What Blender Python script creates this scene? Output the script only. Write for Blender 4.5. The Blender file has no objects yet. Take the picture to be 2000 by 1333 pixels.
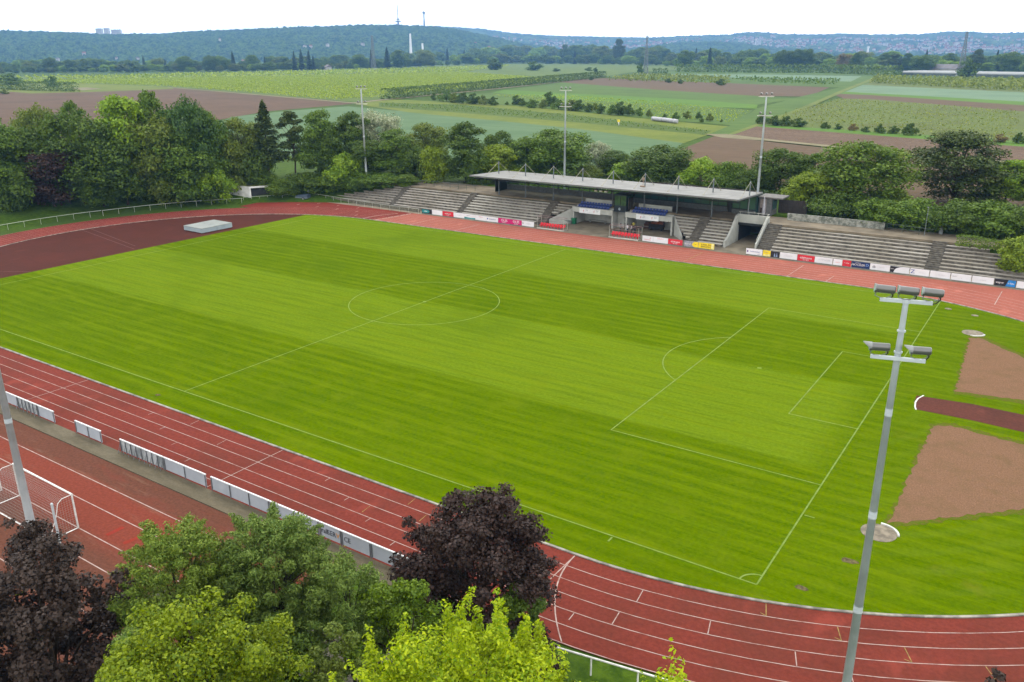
import bpy, bmesh, math, random
import numpy as np
from mathutils import Vector, Matrix, noise
SC = bpy.context.scene
COL = SC.collection
R = math.radians
rnd = random.Random(7)
RNG = np.random.default_rng(11)

# ------------------------------------------------------------------ camera
FPX, CX, CY, CZ, YAW, PITCH, ROLL = 1627.0356, 11.02512, -41.2327, 28.80858, -0.59273, 0.33387, -0.00572
_f = np.array([math.sin(YAW)*math.cos(PITCH), math.cos(YAW)*math.cos(PITCH), -math.sin(PITCH)])
_r = np.array([math.cos(YAW), -math.sin(YAW), 0.0]); _u = np.cross(_r, _f)
FW = _f; RT = math.cos(ROLL)*_r + math.sin(ROLL)*_u; UP = -math.sin(ROLL)*_r + math.cos(ROLL)*_u
CAM = np.array([CX, CY, CZ])
cd = bpy.data.cameras.new('camera'); cam = bpy.data.objects.new('camera', cd); COL.objects.link(cam)
cd.sensor_width = 36; cd.lens = FPX/2000*36; cd.clip_start = .5; cd.clip_end = 30000
cam.matrix_world = Matrix(((RT[0], UP[0], -FW[0], CX), (RT[1], UP[1], -FW[1], CY), (RT[2], UP[2], -FW[2], CZ), (0, 0, 0, 1)))
SC.camera = cam

# ------------------------------------------------------------------ light
SC.view_settings.view_transform = 'Standard'; SC.view_settings.look = 'None'
SC.view_settings.exposure = 0.0; SC.view_settings.gamma = 1
SUN_EL, SUN_AZ = R(58), R(-40)          # azimuth from +Y towards +X
W = bpy.data.worlds.new("World"); SC.world = W; W.use_nodes = True
nt = W.node_tree; nt.nodes.clear()
wo = nt.nodes.new('ShaderNodeOutputWorld'); bg = nt.nodes.new('ShaderNodeBackground')
sky = nt.nodes.new('ShaderNodeTexSky'); sky.sky_type = 'NISHITA'; sky.sun_disc = False
sky.sun_elevation = SUN_EL; sky.sun_rotation = SUN_AZ
tc = nt.nodes.new('ShaderNodeTexCoord'); sx = nt.nodes.new('ShaderNodeSeparateXYZ')
nt.links.new(tc.outputs['Generated'], sx.inputs[0])
rp = nt.nodes.new('ShaderNodeValToRGB')
rp.color_ramp.elements[0].position = 0; rp.color_ramp.elements[0].color = (1, .972, .94, 1)
rp.color_ramp.elements[1].position = 1; rp.color_ramp.elements[1].color = (1.0, 1.0, 1.0, 1)
nt.links.new(sx.outputs['Z'], rp.inputs['Fac'])
mp = nt.nodes.new('ShaderNodeMapping'); mp.inputs['Scale'].default_value = (1.5, 1.5, 7)
nz = nt.nodes.new('ShaderNodeTexNoise'); nz.inputs['Scale'].default_value = 2.2; nz.inputs['Detail'].default_value = 6
nt.links.new(tc.outputs['Generated'], mp.inputs[0]); nt.links.new(mp.outputs[0], nz.inputs['Vector'])
mr = nt.nodes.new('ShaderNodeMapRange'); mr.inputs[1].default_value = .3; mr.inputs[2].default_value = .7
mr.inputs[3].default_value = .93; mr.inputs[4].default_value = 1.06
nt.links.new(nz.outputs['Fac'], mr.inputs[0])
gr = nt.nodes.new('ShaderNodeMapRange'); gr.inputs[1].default_value = 0; gr.inputs[2].default_value = 1   # overcast: brighter overhead
gr.inputs[3].default_value = 34; gr.inputs[4].default_value = 24
nt.links.new(sx.outputs['Z'], gr.inputs[0])
mu = nt.nodes.new('ShaderNodeMath'); mu.operation = 'MULTIPLY'
nt.links.new(gr.outputs[0], mu.inputs[0]); nt.links.new(mr.outputs[0], mu.inputs[1])
vm = nt.nodes.new('ShaderNodeVectorMath'); vm.operation = 'SCALE'
nt.links.new(rp.outputs[0], vm.inputs[0]); nt.links.new(mu.outputs[0], vm.inputs['Scale'])
mx = nt.nodes.new('ShaderNodeMix'); mx.data_type = 'RGBA'; mx.inputs['Factor'].default_value = .94
nt.links.new(sky.outputs[0], mx.inputs['A']); nt.links.new(vm.outputs[0], mx.inputs['B'])
nt.links.new(mx.outputs['Result'], bg.inputs['Color']); bg.inputs['Strength'].default_value = .1
nt.links.new(bg.outputs[0], wo.inputs[0])
sd = bpy.data.lights.new('sun', 'SUN'); sun = bpy.data.objects.new('sun', sd); COL.objects.link(sun)
sd.energy = 1.5; sd.angle = R(12); sd.color = (1, .96, .9)
_sd = Vector((math.sin(SUN_AZ)*math.cos(SUN_EL), math.cos(SUN_AZ)*math.cos(SUN_EL), math.sin(SUN_EL)))
sun.rotation_euler = _sd.to_track_quat('Z', 'Y').to_euler()
cy = SC.cycles
cy.use_denoising = True; cy.max_bounces = 6; cy.diffuse_bounces = 3; cy.glossy_bounces = 2; cy.transmission_bounces = 3
cy.transparent_max_bounces = 6; cy.volume_bounces = 0; cy.caustics_reflective = False; cy.caustics_refractive = False
try:
    cy.denoiser = 'OPENIMAGEDENOISE'; cy.denoising_input_passes = 'RGB_ALBEDO_NORMAL'
except Exception: pass

# ------------------------------------------------------------------ pixel of the 2000x1333 photograph -> point in the place
def ray(px, py): return FW + RT*(px-1000)/FPX + UP*(666.5-py)/FPX
def at(px, py, z=0.0):
    d = ray(px, py); return CAM + d*((z-CZ)/d[2])
def at_depth(px, py, dep): return CAM + ray(px, py)*dep
def at_terrain(px, py):
    d = ray(px, py); t = 60.0
    while t < 400:
        q = CAM+d*t
        if q[2] <= terrain(q[0], q[1]): break
        t += .25
    return CAM+d*t
def depth(P): return float((np.asarray(P)-CAM) @ FW)
def height(B, py):
    q = np.asarray(B)-CAM; k = (666.5-py)/FPX
    return float((k*(q@FW)-q@UP)/(UP[2]-k*FW[2]))
def xline(px, Y, z):
    k = (px-1000)/FPX; m = RT-k*FW
    return float(CX - (m[1]*(Y-CY)+m[2]*(z-CZ))/m[0])

# ------------------------------------------------------------------ materials
ALB = .40                                   # display colour of a sunless level surface -> its base colour under this sky
def srgb(r, g, b):
    f = lambda v: (v/255/12.92 if v/255 <= .04045 else ((v/255+.055)/1.055)**2.4)
    return (f(r), f(g), f(b))
def L(r, g, b): return tuple(ALB*q for q in srgb(r, g, b))
def LV(r, g, b): return tuple(.80*q for q in srgb(r, g, b))      # upright surfaces see half the sky
def LF(r, g, b): return tuple(q*w for q, w in zip(srgb(r, g, b), (1.26, 1.03, .60)))      # leaves shade each other
class NT:
    def __init__(s, name):
        s.m = bpy.data.materials.new(name); s.m.use_nodes = True; s.t = s.m.node_tree; s.t.nodes.clear()
        s.out = s.n('ShaderNodeOutputMaterial'); s.geo = None
    def n(s, k, **kw):
        x = s.t.nodes.new(k)
        for a, b in kw.items(): setattr(x, a, b)
        return x
    def l(s, a, b): s.t.links.new(a, b)
    def pos(s, obj=False):
        if obj: return s.n('ShaderNodeTexCoord').outputs['Object']
        return s.n('ShaderNodeNewGeometry').outputs['Position']
    def noise(s, vec, scale, detail=4, stretch=None, rot=0, rough=.55):
        if stretch is not None or rot:
            m = s.n('ShaderNodeMapping'); m.inputs['Rotation'].default_value = (0, 0, rot)
            if stretch: m.inputs['Scale'].default_value = stretch
            s.l(vec, m.inputs[0]); vec = m.outputs[0]
        x = s.n('ShaderNodeTexNoise'); x.inputs['Scale'].default_value = scale; x.inputs['Detail'].default_value = detail
        x.inputs['Roughness'].default_value = rough
        s.l(vec, x.inputs['Vector']); return x.outputs['Fac']
    def rng(s, v, a, b, c=0., d=1.):
        x = s.n('ShaderNodeMapRange'); x.interpolation_type = 'SMOOTHSTEP'
        for i, q in enumerate((a, b, c, d)): x.inputs[i+1].default_value = q
        s.l(v, x.inputs[0]); return x.outputs[0]
    def math(s, op, a, b=None):
        x = s.n('ShaderNodeMath', operation=op)
        for i, q in enumerate((a, b)):
            if q is None: continue
            if isinstance(q, (int, float)): x.inputs[i].default_value = q
            else: s.l(q, x.inputs[i])
        return x.outputs[0]
    def mix(s, f, a, b, blend='MIX'):
        x = s.n('ShaderNodeMix', data_type='RGBA', blend_type=blend)
        for k, q in (('Factor', f), ('A', a), ('B', b)):
            i = x.inputs[0] if k == 'Factor' else x.inputs[6 if k == 'A' else 7]
            if isinstance(q, (int, float)): i.default_value = q
            elif isinstance(q, tuple): i.default_value = (*q, 1) if len(q) == 3 else q
            else: s.l(q, i)
        return x.outputs[2]
    def bsdf(s, col, rough=.8, metal=0, spec=.3, bump=None, bs=.3, bd=.05):
        p = s.n('ShaderNodeBsdfPrincipled')
        if isinstance(col, tuple): p.inputs['Base Color'].default_value = (*col, 1)
        else: s.l(col, p.inputs['Base Color'])
        if isinstance(rough, (int, float)): p.inputs['Roughness'].default_value = rough
        else: s.l(rough, p.inputs['Roughness'])
        p.inputs['Metallic'].default_value = metal; p.inputs['Specular IOR Level'].default_value = spec
        if bump is not None:
            b = s.n('ShaderNodeBump'); b.inputs['Strength'].default_value = bs; b.inputs['Distance'].default_value = bd
            s.l(bump, b.inputs['Height']); s.l(b.outputs[0], p.inputs['Normal'])
        s.l(p.outputs[0], s.out.inputs[0]); return p
MATS = {}
def simple(name, col, rough=.6, metal=0., var=.12, scale=3., spec=.3, obj=False):
    if name in MATS: return MATS[name]
    n = NT(name); f = n.noise(n.pos(obj), scale, 5)
    c2 = tuple(max(0, c*(1-var*2.2)) for c in col); c1 = tuple(min(1, c*(1+var)) for c in col)
    n.bsdf(n.mix(n.rng(f, .3, .7), c2, c1), rough, metal, spec)
    MATS[name] = n.m; return n.m
def leaf_mat(name, a, b, c=None, transl=.3, scale=.7):
    """a, b: the two leaf hues mixed leaf by leaf; c: hue of some whole sprays"""
    n = NT(name); g = n.n('ShaderNodeNewGeometry')
    col = n.mix(g.outputs['Random Per Island'], a, b)
    f = n.noise(n.pos(True), scale, 3)
    col = n.mix(n.rng(f, .45, .68, 0, .75), col, c or tuple(x*1.35 for x in b))
    d = n.n('ShaderNodeBsdfPrincipled'); n.l(col, d.inputs['Base Color']); d.inputs['Roughness'].default_value = .55
    d.inputs['Specular IOR Level'].default_value = .25
    t = n.n('ShaderNodeBsdfTranslucent'); n.l(col, t.inputs[0])
    m = n.n('ShaderNodeMixShader'); m.inputs[0].default_value = transl
    n.l(d.outputs[0], m.inputs[1]); n.l(t.outputs[0], m.inputs[2]); n.l(m.outputs[0], n.out.inputs[0])
    MATS[name] = n.m; return n.m
def field_mat(name, a, b, rot, row=.9, amp=.5, c=None, bumpd=0.0, nscale=.25):
    """ground crop or soil: rows along direction rot, blotches between colours a and b"""
    n = NT(name); p = n.pos()
    st = n.noise(p, row, 3, stretch=(.03, 1, 1), rot=-rot)
    bl = n.noise(p, .035, 5); fine = n.noise(p, nscale, 6, rough=.7)
    f = n.math('ADD', n.math('MULTIPLY', n.rng(st, .3, .7), amp), n.math('MULTIPLY', n.rng(fine, .3, .7), 1-amp))
    col = n.mix(f, a, b)
    col = n.mix(n.rng(bl, .42, .7, 0, .55), col, c or tuple(x*.72 for x in a))
    n.bsdf(col, .95, spec=.1, bump=fine if bumpd else None, bs=.6, bd=bumpd)
    MATS[name] = n.m; return n.m

# ------------------------------------------------------------------ mesh helpers
class MB:
    def __init__(s): s.v = []; s.f = []; s.mi = []
    def add(s, vs, fs, mi=0):
        o = len(s.v); s.v += [tuple(map(float, v)) for v in vs]
        s.f += [tuple(i+o for i in f) for f in fs]; s.mi += [mi]*len(fs); return s
    def box(s, x0, x1, y0, y1, z0, z1, mi=0):
        return s.add([(x0,y0,z0),(x1,y0,z0),(x1,y1,z0),(x0,y1,z0),(x0,y0,z1),(x1,y0,z1),(x1,y1,z1),(x0,y1,z1)],
            [(0,3,2,1),(4,5,6,7),(0,1,5,4),(1,2,6,5),(2,3,7,6),(3,0,4,7)], mi)
    def bar(s, a, b, w, h=None, mi=0, upv=(0,0,1)):
        a = Vector(a); b = Vector(b); h = h or w; d = (b-a).normalized(); u = Vector(upv)
        if abs(d.dot(u)) > .98: u = Vector((1,0,0))
        r = d.cross(u).normalized()*w/2; u = r.cross(d).normalized()*h/2
        vs = [p+q for p in (a, b) for q in (-r-u, r-u, r+u, -r+u)]
        return s.add(vs, [(3,2,1,0),(4,5,6,7),(0,1,5,4),(1,2,6,5),(2,3,7,6),(3,0,4,7)], mi)
    def tube(s, pts, rad, n=8, mi=0, cap=True):
        pts = [Vector(p) for p in pts]; rad = rad if isinstance(rad, (list, tuple)) else [rad]*len(pts)
        vs = []; fs = []; ref = None
        for i, p in enumerate(pts):
            d = (pts[min(i+1, len(pts)-1)]-pts[max(i-1, 0)]).normalized()
            if ref is None:
                ref = d.cross(Vector((0,0,1)) if abs(d.z) < .9 else Vector((1,0,0))).normalized()
            ref = (ref-d*ref.dot(d)).normalized(); b = d.cross(ref)
            for k in range(n):
                t = 2*math.pi*k/n; vs.append(p+(ref*math.cos(t)+b*math.sin(t))*rad[i])
        for i in range(len(pts)-1):
            for k in range(n):
                a = i*n+k; b2 = i*n+(k+1) % n; fs.append((a, b2, b2+n, a+n))
        if cap: fs += [tuple(range(n-1, -1, -1)), tuple((len(pts)-1)*n+k for k in range(n))]
        return s.add(vs, fs, mi)
    def poly(s, pts, z=None, mi=0):
        vs = [(p[0], p[1], p[2] if z is None else z) for p in pts]
        ar = sum(vs[i][0]*vs[(i+1) % len(vs)][1]-vs[(i+1) % len(vs)][0]*vs[i][1] for i in range(len(vs)))
        if ar < 0: vs.reverse()
        return s.add(vs, [tuple(range(len(vs)))], mi)
    def prism(s, pts, z0, z1, mi=0):
        pts = [(p[0], p[1]) for p in pts]
        ar = sum(pts[i][0]*pts[(i+1) % len(pts)][1]-pts[(i+1) % len(pts)][0]*pts[i][1] for i in range(len(pts)))
        if ar < 0: pts.reverse()
        n = len(pts); g = z1 if isinstance(z1, (list, tuple)) else [z1]*n
        if ar < 0 and isinstance(z1, (list, tuple)): g = list(reversed(z1))
        vs = [(x, y, z0) for x, y in pts]+[(x, y, g[i]) for i, (x, y) in enumerate(pts)]
        return s.add(vs, [tuple(range(n-1, -1, -1)), tuple(range(n, 2*n))]+[(i, (i+1) % n, (i+1) % n+n, i+n) for i in range(n)], mi)
    def strip(s, left, right, z, mi=0):
        n = len(left); vs = [(p[0], p[1], z) for p in left]+[(p[0], p[1], z) for p in right]
        fs = []
        for i in range(n-1):
            q = [i, i+1, n+i+1, n+i]
            a, b, c = (vs[j] for j in q[:3])
            if (b[0]-a[0])*(c[1]-a[1])-(b[1]-a[1])*(c[0]-a[0]) < 0: q.reverse()
            fs.append(tuple(q))
        return s.add(vs, fs, mi)
    def line(s, a, b, w, z, mi=0):
        a = Vector((a[0], a[1])); b = Vector((b[0], b[1])); d = (b-a).normalized(); r = Vector((-d.y, d.x))*w/2
        return s.strip([a+r, b+r], [a-r, b-r], z, mi)
    def arc(s, c, r, t0, t1, w, z, n=48, mi=0):
        ts = [t0+(t1-t0)*i/n for i in range(n+1)]
        return s.strip([(c[0]+(r+w/2)*math.cos(t), c[1]+(r+w/2)*math.sin(t)) for t in ts],
                       [(c[0]+(r-w/2)*math.cos(t), c[1]+(r-w/2)*math.sin(t)) for t in ts], z, mi)
    def mesh(s, name, mats, smooth=False):
        me = bpy.data.meshes.new(name); me.from_pydata(s.v, [], s.f); 
        for m in (mats if isinstance(mats, (list, tuple)) else [mats]): me.materials.append(m)
        me.polygons.foreach_set('material_index', s.mi)
        if smooth: me.polygons.foreach_set('use_smooth', [True]*len(s.f))
        me.update(); return me
    def build(s, name, mats, parent=None, smooth=False, loc=None):
        return link(name, s.mesh(name, mats, smooth), parent, loc)
def link(name, me, parent=None, loc=None):
    o = bpy.data.objects.new(name, me); COL.objects.link(o)
    if loc is not None: o.location = loc
    if parent is not None: o.parent = parent
    return o
def tag(o, label, cat, group=None, kind=None):
    if label and len(label.split()) > 16: print("LONG", len(label.split()), label, flush=True)
    if label: o['label'] = label
    if cat: o['category'] = cat
    if group: o['group'] = group
    if kind: o['kind'] = kind
    return o
def thing(name, label, cat, loc=(0,0,0), rz=0., group=None):
    o = bpy.data.objects.new(name, None); COL.objects.link(o); o.location = loc; o.rotation_euler = (0,0,rz)
    o.empty_display_size = .3
    return tag(o, label, cat, group)
def struct(name, mb, m, smooth=False):
    o = mb.build(name, m, None, smooth); o['kind'] = 'structure'; return o
def dup(root, loc=None, rz=None, label=None, group=None, scale=None):
    r = root.copy(); COL.objects.link(r)
    if loc is not None: r.location = loc
    if rz is not None: r.rotation_euler = (0,0,rz)
    if scale is not None: r.scale = scale
    if label: r['label'] = label
    if group: r['group'] = group
    for ch in root.children:
        c = ch.copy(); COL.objects.link(c); c.parent = r
        for g in ch.children:
            d = g.copy(); COL.objects.link(d); d.parent = c
    return r
def npmesh(name, V, F, m):
    me = bpy.data.meshes.new(name); n = len(F); k = F.shape[1]
    me.vertices.add(len(V)); me.vertices.foreach_set('co', V.astype(np.float32).ravel())
    me.loops.add(n*k); me.loops.foreach_set('vertex_index', F.astype(np.int32).ravel())
    me.polygons.add(n); me.polygons.foreach_set('loop_start', np.arange(0, n*k, k, dtype=np.int32))
    me.update(calc_edges=True); me.materials.append(m); return me
def text_part(s, size, m, parent, origin, xdir, updir, squeeze=1., name='lettering', ext=.004):
    cu = bpy.data.curves.new('txt', 'FONT'); cu.body = s; cu.size = size; cu.align_x = 'CENTER'; cu.align_y = 'CENTER'
    cu.extrude = ext; cu.resolution_u = 2
    o = bpy.data.objects.new('txt', cu); COL.objects.link(o); bpy.context.view_layer.update()
    me = bpy.data.meshes.new_from_object(o.evaluated_get(bpy.context.evaluated_depsgraph_get()))
    bpy.data.objects.remove(o); bpy.data.curves.remove(cu)
    X = Vector(xdir).normalized(); Y = Vector(updir).normalized(); Z = X.cross(Y)
    M = Matrix(((X.x*squeeze, Y.x, Z.x, origin[0]), (X.y*squeeze, Y.y, Z.y, origin[1]), (X.z*squeeze, Y.z, Z.z, origin[2]), (0,0,0,1)))
    me.transform(M); me.materials.clear(); me.materials.append(m)
    return link(name, me, parent)
def ordw(n):
    w = ['first','second','third','fourth','fifth','sixth','seventh','eighth','ninth','tenth','eleventh','twelfth']
    return w[n-1] if n <= 12 else '%d%s' % (n, {1:'st',2:'nd',3:'rd'}.get(n % 10 if n % 100 not in (11,12,13) else 0, 'th'))
def smooth01(t): t = min(1, max(0, t)); return t*t*(3-2*t)

# ================================================================== GROUND
TC = (-94.7, 33.35); TCR = (-10.3, 33.35); RAD = 36.5; LANE = 1.22; PLAIN = 3.45
def terrain(x, y):
    if y > 70 and x > -118:
        if -66.9 < x < -36.4: h = PLAIN*smooth01((y-94.4)/.5)
        elif -33.5 < x < -27.2: h = PLAIN*smooth01((y-94.4)/.5)
        else: h = min(PLAIN, max(0, (y-81.9)*.56)) - (.0 if y > 88 else .12)
    else: h = 0
    r = math.hypot(x-TC[0], y-TC[1])
    if x < -94.7: h = max(h, PLAIN*smooth01((r-48.5)/16))
    if x < -94.7 and y < -8 and r < 75: h *= smooth01((-95-x)/40)
    if x >= -94.7 and y < 60: h = 0
    return max(-.06, h-.06) if h < .1 else h
def axis(lo, hi, a, b, step, coarse):
    v = list(np.arange(a, b+.01, step)); d = step
    x = a
    while x > lo: d *= coarse; x -= d; v.insert(0, x)
    d = step; x = v[-1]
    while x < hi: d *= coarse; x += d; v.append(x)
    return v
gx = axis(-4200, 2600, -190, 60, 1.5, 1.25); gy = axis(-900, 4600, -70, 130, 1.0, 1.25)
g = MB(); nx = len(gx)
g.v = [(x, y, terrain(x, y)) for y in gy for x in gx]
g.f = [(j*nx+i, j*nx+i+1, (j+1)*nx+i+1, (j+1)*nx+i) for j in range(len(gy)-1) for i in range(nx-1)]; g.mi = [0]*len(g.f)
n = NT('meadow_grass'); p = n.pos(); f1 = n.noise(p, .09, 5); f2 = n.noise(p, 1.3, 5, rough=.7)
c_ = n.mix(n.rng(f2, .3, .7), L(60, 94, 10), L(102, 134, 26)); c_ = n.mix(n.rng(f1, .4, .65, 0, .6), c_, L(74, 98, 34))
n.bsdf(c_, .95, spec=.1, bump=f2, bs=.7, bd=.12); M_MEADOW = n.m
struct('ground', g, M_MEADOW, True)

def stadium_ring(o, a=0, b=2*math.pi, n=64):
    """outline of the running track at distance o outside the kerb, counter-clockwise from near right"""
    r = RAD+o; pts = []
    for i in range(n+1):
        t = -math.pi/2+math.pi*i/n; pts.append((TCR[0]+r*math.cos(t), TCR[1]+r*math.sin(t)))
    for i in range(n+1):
        t = math.pi/2+math.pi*i/n; pts.append((TC[0]+r*math.cos(t), TC[1]+r*math.sin(t)))
    return pts+[pts[0]]
# infield turf
n = NT('mown_turf'); p = n.pos(); s = n.n('ShaderNodeSeparateXYZ'); n.l(p, s.inputs[0])
wob = n.noise(p, .12, 2); yy = n.math('ADD', s.outputs['Y'], n.math('MULTIPLY', n.math('SUBTRACT', wob, .5), 1.0))
ph = n.math('SINE', n.math('MULTIPLY', n.math('SUBTRACT', yy, 16.0), math.pi/18.0))      # 18 m mowing bands
ragged = n.noise(p, .55, 4, stretch=(.06, 1, 1), rough=.8)
band = n.math('MULTIPLY', n.rng(n.math('ADD', ph, n.math('MULTIPLY', n.math('SUBTRACT', ragged, .5), .9)), -.12, .12), n.rng(s.outputs['Y'], 6, 10))
fadeR = n.rng(s.outputs['X'], -3.5, 0.5, 1., 0.); band = n.math('MULTIPLY', band, fadeR)
st = n.math('SINE', n.math('MULTIPLY', yy, 2*math.pi/1.55)); st = n.rng(st, -.9, .9)
stn = n.noise(p, .5, 5, stretch=(.12, 1, 1), rough=.7)
fine = n.noise(p, 3.2, 6, rough=.75); big = n.noise(p, .055, 5, rough=.6); mid = n.noise(p, .32, 5, rough=.65)
dark = n.mix(n.rng(fine, .25, .75), L(84, 117, 0), L(117, 145, 0)); lite = n.mix(n.rng(fine, .25, .75), L(112, 143, 14), L(139, 166, 37))
col = n.mix(band, dark, lite)
col = n.mix(n.math('MULTIPLY', st, n.rng(stn, .35, .65, .08, .46)), col, L(141, 161, 8))
streak = n.noise(p, 1.6, 6, stretch=(.05, 1, 1), rough=.8); col = n.mix(n.rng(streak, .46, .66, 0, .34), col, L(136, 162, 10)); col = n.mix(n.rng(streak, .54, .36, 0, .32), col, L(80, 110, 0))
col = n.mix(n.rng(mid, .5, .72, 0, .5), col, L(132, 152, 18))
col = n.mix(n.rng(big, .52, .72, 0, .35), col, L(84, 118, 4))
wear = n.math('MULTIPLY', n.rng(n.noise(p, .22, 5, rough=.7), .56, .74), n.rng(s.outputs['X'], -2, 4, 0, .6))
col = n.mix(wear, col, L(142, 140, 46))
# old wheel tracks of the mower bent round the right-hand end
sp = n.n('ShaderNodeVectorMath', operation='SUBTRACT'); n.l(p, sp.inputs[0]); sp.inputs[1].default_value = (TCR[0], TCR[1], 0)
ln = n.n('ShaderNodeVectorMath', operation='LENGTH'); n.l(sp.outputs[0], ln.inputs[0])
arcs = n.rng(n.math('SINE', n.math('MULTIPLY', n.math('ADD', ln.outputs['Value'], n.math('MULTIPLY', mid, 1.4)), 3.1)), .1, .9)
am = n.math('MULTIPLY', n.math('MULTIPLY', arcs, n.rng(s.outputs['X'], -1, 6)), n.rng(big, .35, .65, .05, .22))
col = n.mix(am, col, L(132, 158, 52))
n.bsdf(col, 1., spec=0., bump=fine, bs=.5, bd=.05); M_TURF = n.m
g = MB()
xl = -108.5; inner = stadium_ring(-.02); inner = inner[:-1]
cut = [q for q in inner if q[0] > xl]
y0 = TC[1]-math.sqrt(RAD**2-(xl-TC[0])**2); y1 = TC[1]+math.sqrt(RAD**2-(xl-TC[0])**2)
top = [q for q in cut if True]
ring = []; ins = False
for q in inner:
    if q[0] > xl: ring.append(q)
    elif not ins: ring.append((xl, y1)); ring.append((xl, y0)); ins = True
g.poly(ring, .0); struct('grass_pitch', g, M_TURF)
# faint pitch lines
n = NT('worn_line_paint'); p = n.pos(); f = n.noise(p, 1.2, 5, rough=.7)
n.bsdf(n.mix(n.rng(f, .3, .72), L(124, 156, 26), L(160, 186, 90)), .9); M_PLINE = n.m
g = MB(); z = .012; w = .105; H = 34
for a, b in [((-105,0),(0,0)),((-105,68),(0,68)),((0,0),(0,68)),((-105,0),(-105,68)),((-52.5,0),(-52.5,68))]: g.line(a, b, w, z)
for sx_, x0 in ((-1, 0),):
    for dx, dy in ((16.5, 20.16), (5.5, 9.16)):
        x1 = x0+sx_*dx
        g.line((x0, H-dy), (x1, H-dy), w, z+.001); g.line((x1, H-dy), (x1, H+dy), w, z); g.line((x1, H+dy), (x0, H+dy), w, z+.001)
    a = math.acos(5.5/9.15); c0 = (x0+sx_*11, H)
    if sx_ < 0: g.arc(c0, 9.15, math.pi-a, math.pi+a, w, z+.002)
    else: g.arc(c0, 9.15, -a, a, w, z+.002)
    g.arc(c0, .12, 0, 6.283, .2, z, 12)
g.arc((-52.5, H), 9.15, 0, 2*math.pi, w, z+.002, 96); g.arc((-52.5, H), .12, 0, 6.283, .2, z+.003, 12)
g.arc((0, 0), 1, math.pi/2, math.pi, .11, z+.002, 16); g.arc((0, 68), 1, math.pi, 1.5*math.pi, .11, z+.002, 16)
g.line((-9.15, -.7), (-9.15, -.15), .12, z); g.line((.15, 9.15), (.8, 9.15), .12, z)
struct('pitch_marking', g, M_PLINE)
# red tartan
def tartan(name, a, b, stain, soft=.5):
    n = NT(name); p = n.pos(); f = n.noise(p, .12, 6, rough=.65); q = n.noise(p, 4, 5, rough=.7); k = n.noise(p, .6, 6, stretch=(.35, 1, 1), rough=.7)
    c = n.mix(n.rng(q, .3, .7), a, b); c = n.mix(n.rng(f, .42, .66, 0, soft), c, stain); c = n.mix(n.rng(k, .5, .75, 0, .45), c, tuple(x*.7 for x in a))
    bl = n.noise(p, .35, 5, stretch=(1, .6, 1)); c = n.mix(n.rng(bl, .58, .72, 0, .5), c, tuple(min(1, x*1.35) for x in b))
    n.bsdf(c, .95, spec=.08, bump=q, bs=.25, bd=.01); return n.m
M_RED = tartan('red_tartan', L(138, 62, 49), L(163, 75, 60), L(114, 66, 50))
M_REDFAR = tartan('renewed_sheen_tartan', L(194, 110, 92), L(214, 130, 110), L(184, 108, 86), .35)  # newer, lighter surface; part of its paleness is view-angle sheen put into colour
M_REDL = tartan('weathered_red_tartan', L(150, 64, 52), L(172, 76, 62), L(124, 60, 46), .4)
M_DARK = tartan('dark_red_tartan', L(90, 46, 34), L(106, 56, 43), L(112, 54, 40), .55)
OUT = 6*LANE+.15
ri, ro = stadium_ring(0), stadium_ring(OUT)
N = 64
h_ = N//2
g = MB(); g.strip(ri[:h_+1], ro[:h_+1], 0.0); g.strip([ri[2*N+1], ri[0]], [ro[2*N+1], ro[0]], 0.0); struct('running_track', g, M_RED)
g = MB(); g.strip(ri[N+1:2*N+2], ro[N+1:2*N+2], 0.0); struct('running_track', g, M_REDL)
yo = TCR[1]+RAD+OUT
g = MB(); g.strip(ri[h_:N+1], ro[h_:N+1], 0.0); g.strip([ri[N], (-94.7, ri[N][1])], [ro[N], (-92.6, yo)], 0.0); g.strip([(14, yo+.01), (-92.6, yo+.01)], [(14, 78.9), (-92.2, 78.9)], 0.0)
g.poly([(-10.4, 66), (15, 60), (15, 78.91), (-10.4, 78.91)], -.02)
struct('home_straight_track', g, M_REDFAR)
g = MB(); g.poly([(-92.2, 78.9), (-94.7, 69.87), (-107, 69.4), (-121, 66.5), (-126.8, 66.2), (-127.5, 76.0), (-124.5, 83.0), (-120.5, 83.2)], .006)
struct('sprint_start_track', g, M_REDL)
g = MB(); left = [q for q in inner if q[0] <= xl]; g.poly([(xl, y1)]+left+[(xl, y0)], .0); struct('high_jump_area', g, M_DARK)
n = NT('white_line_paint'); p = n.pos(); f = n.noise(p, 1.5, 5, rough=.7)
n.bsdf(n.mix(n.rng(f, .25, .6), L(172, 116, 102), L(228, 200, 188)), .8); M_WL = n.m
M_YL = simple('yellow_line_paint', L(196, 160, 84), .8, var=.2)
g = MB(); z = .012
for i in range(1, 7):
    o = i*LANE-.03 if i < 6 else OUT-.08
    a, b = stadium_ring(o), stadium_ring(o+.055); g.strip(a[:N+1], b[:N+1], z); g.strip([a[-2], a[-1]], [b[-2], b[-1]], z); g.strip(a[N+1:2*N+2], b[N+1:2*N+2], z)
    c = L(1, 1, 1)
yn = TC[1]-RAD; yf = TC[1]+RAD
for x in (-35.9, -62.5): g.line((x, yn-.05), (x, yn-OUT+.1), .06, z+.003)
g.line((-10.1, yn-.05), (-10.1, yn-OUT+1.3), .07, z+.003)
g.strip([(-10.1+3.3*(t/12)**2-.04, yn-.1-7.1*t/12) for t in range(13)], [(-10.1+3.3*(t/12)**2+.05, yn-.1-7.1*t/12) for t in range(13)], z+.004)
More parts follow.
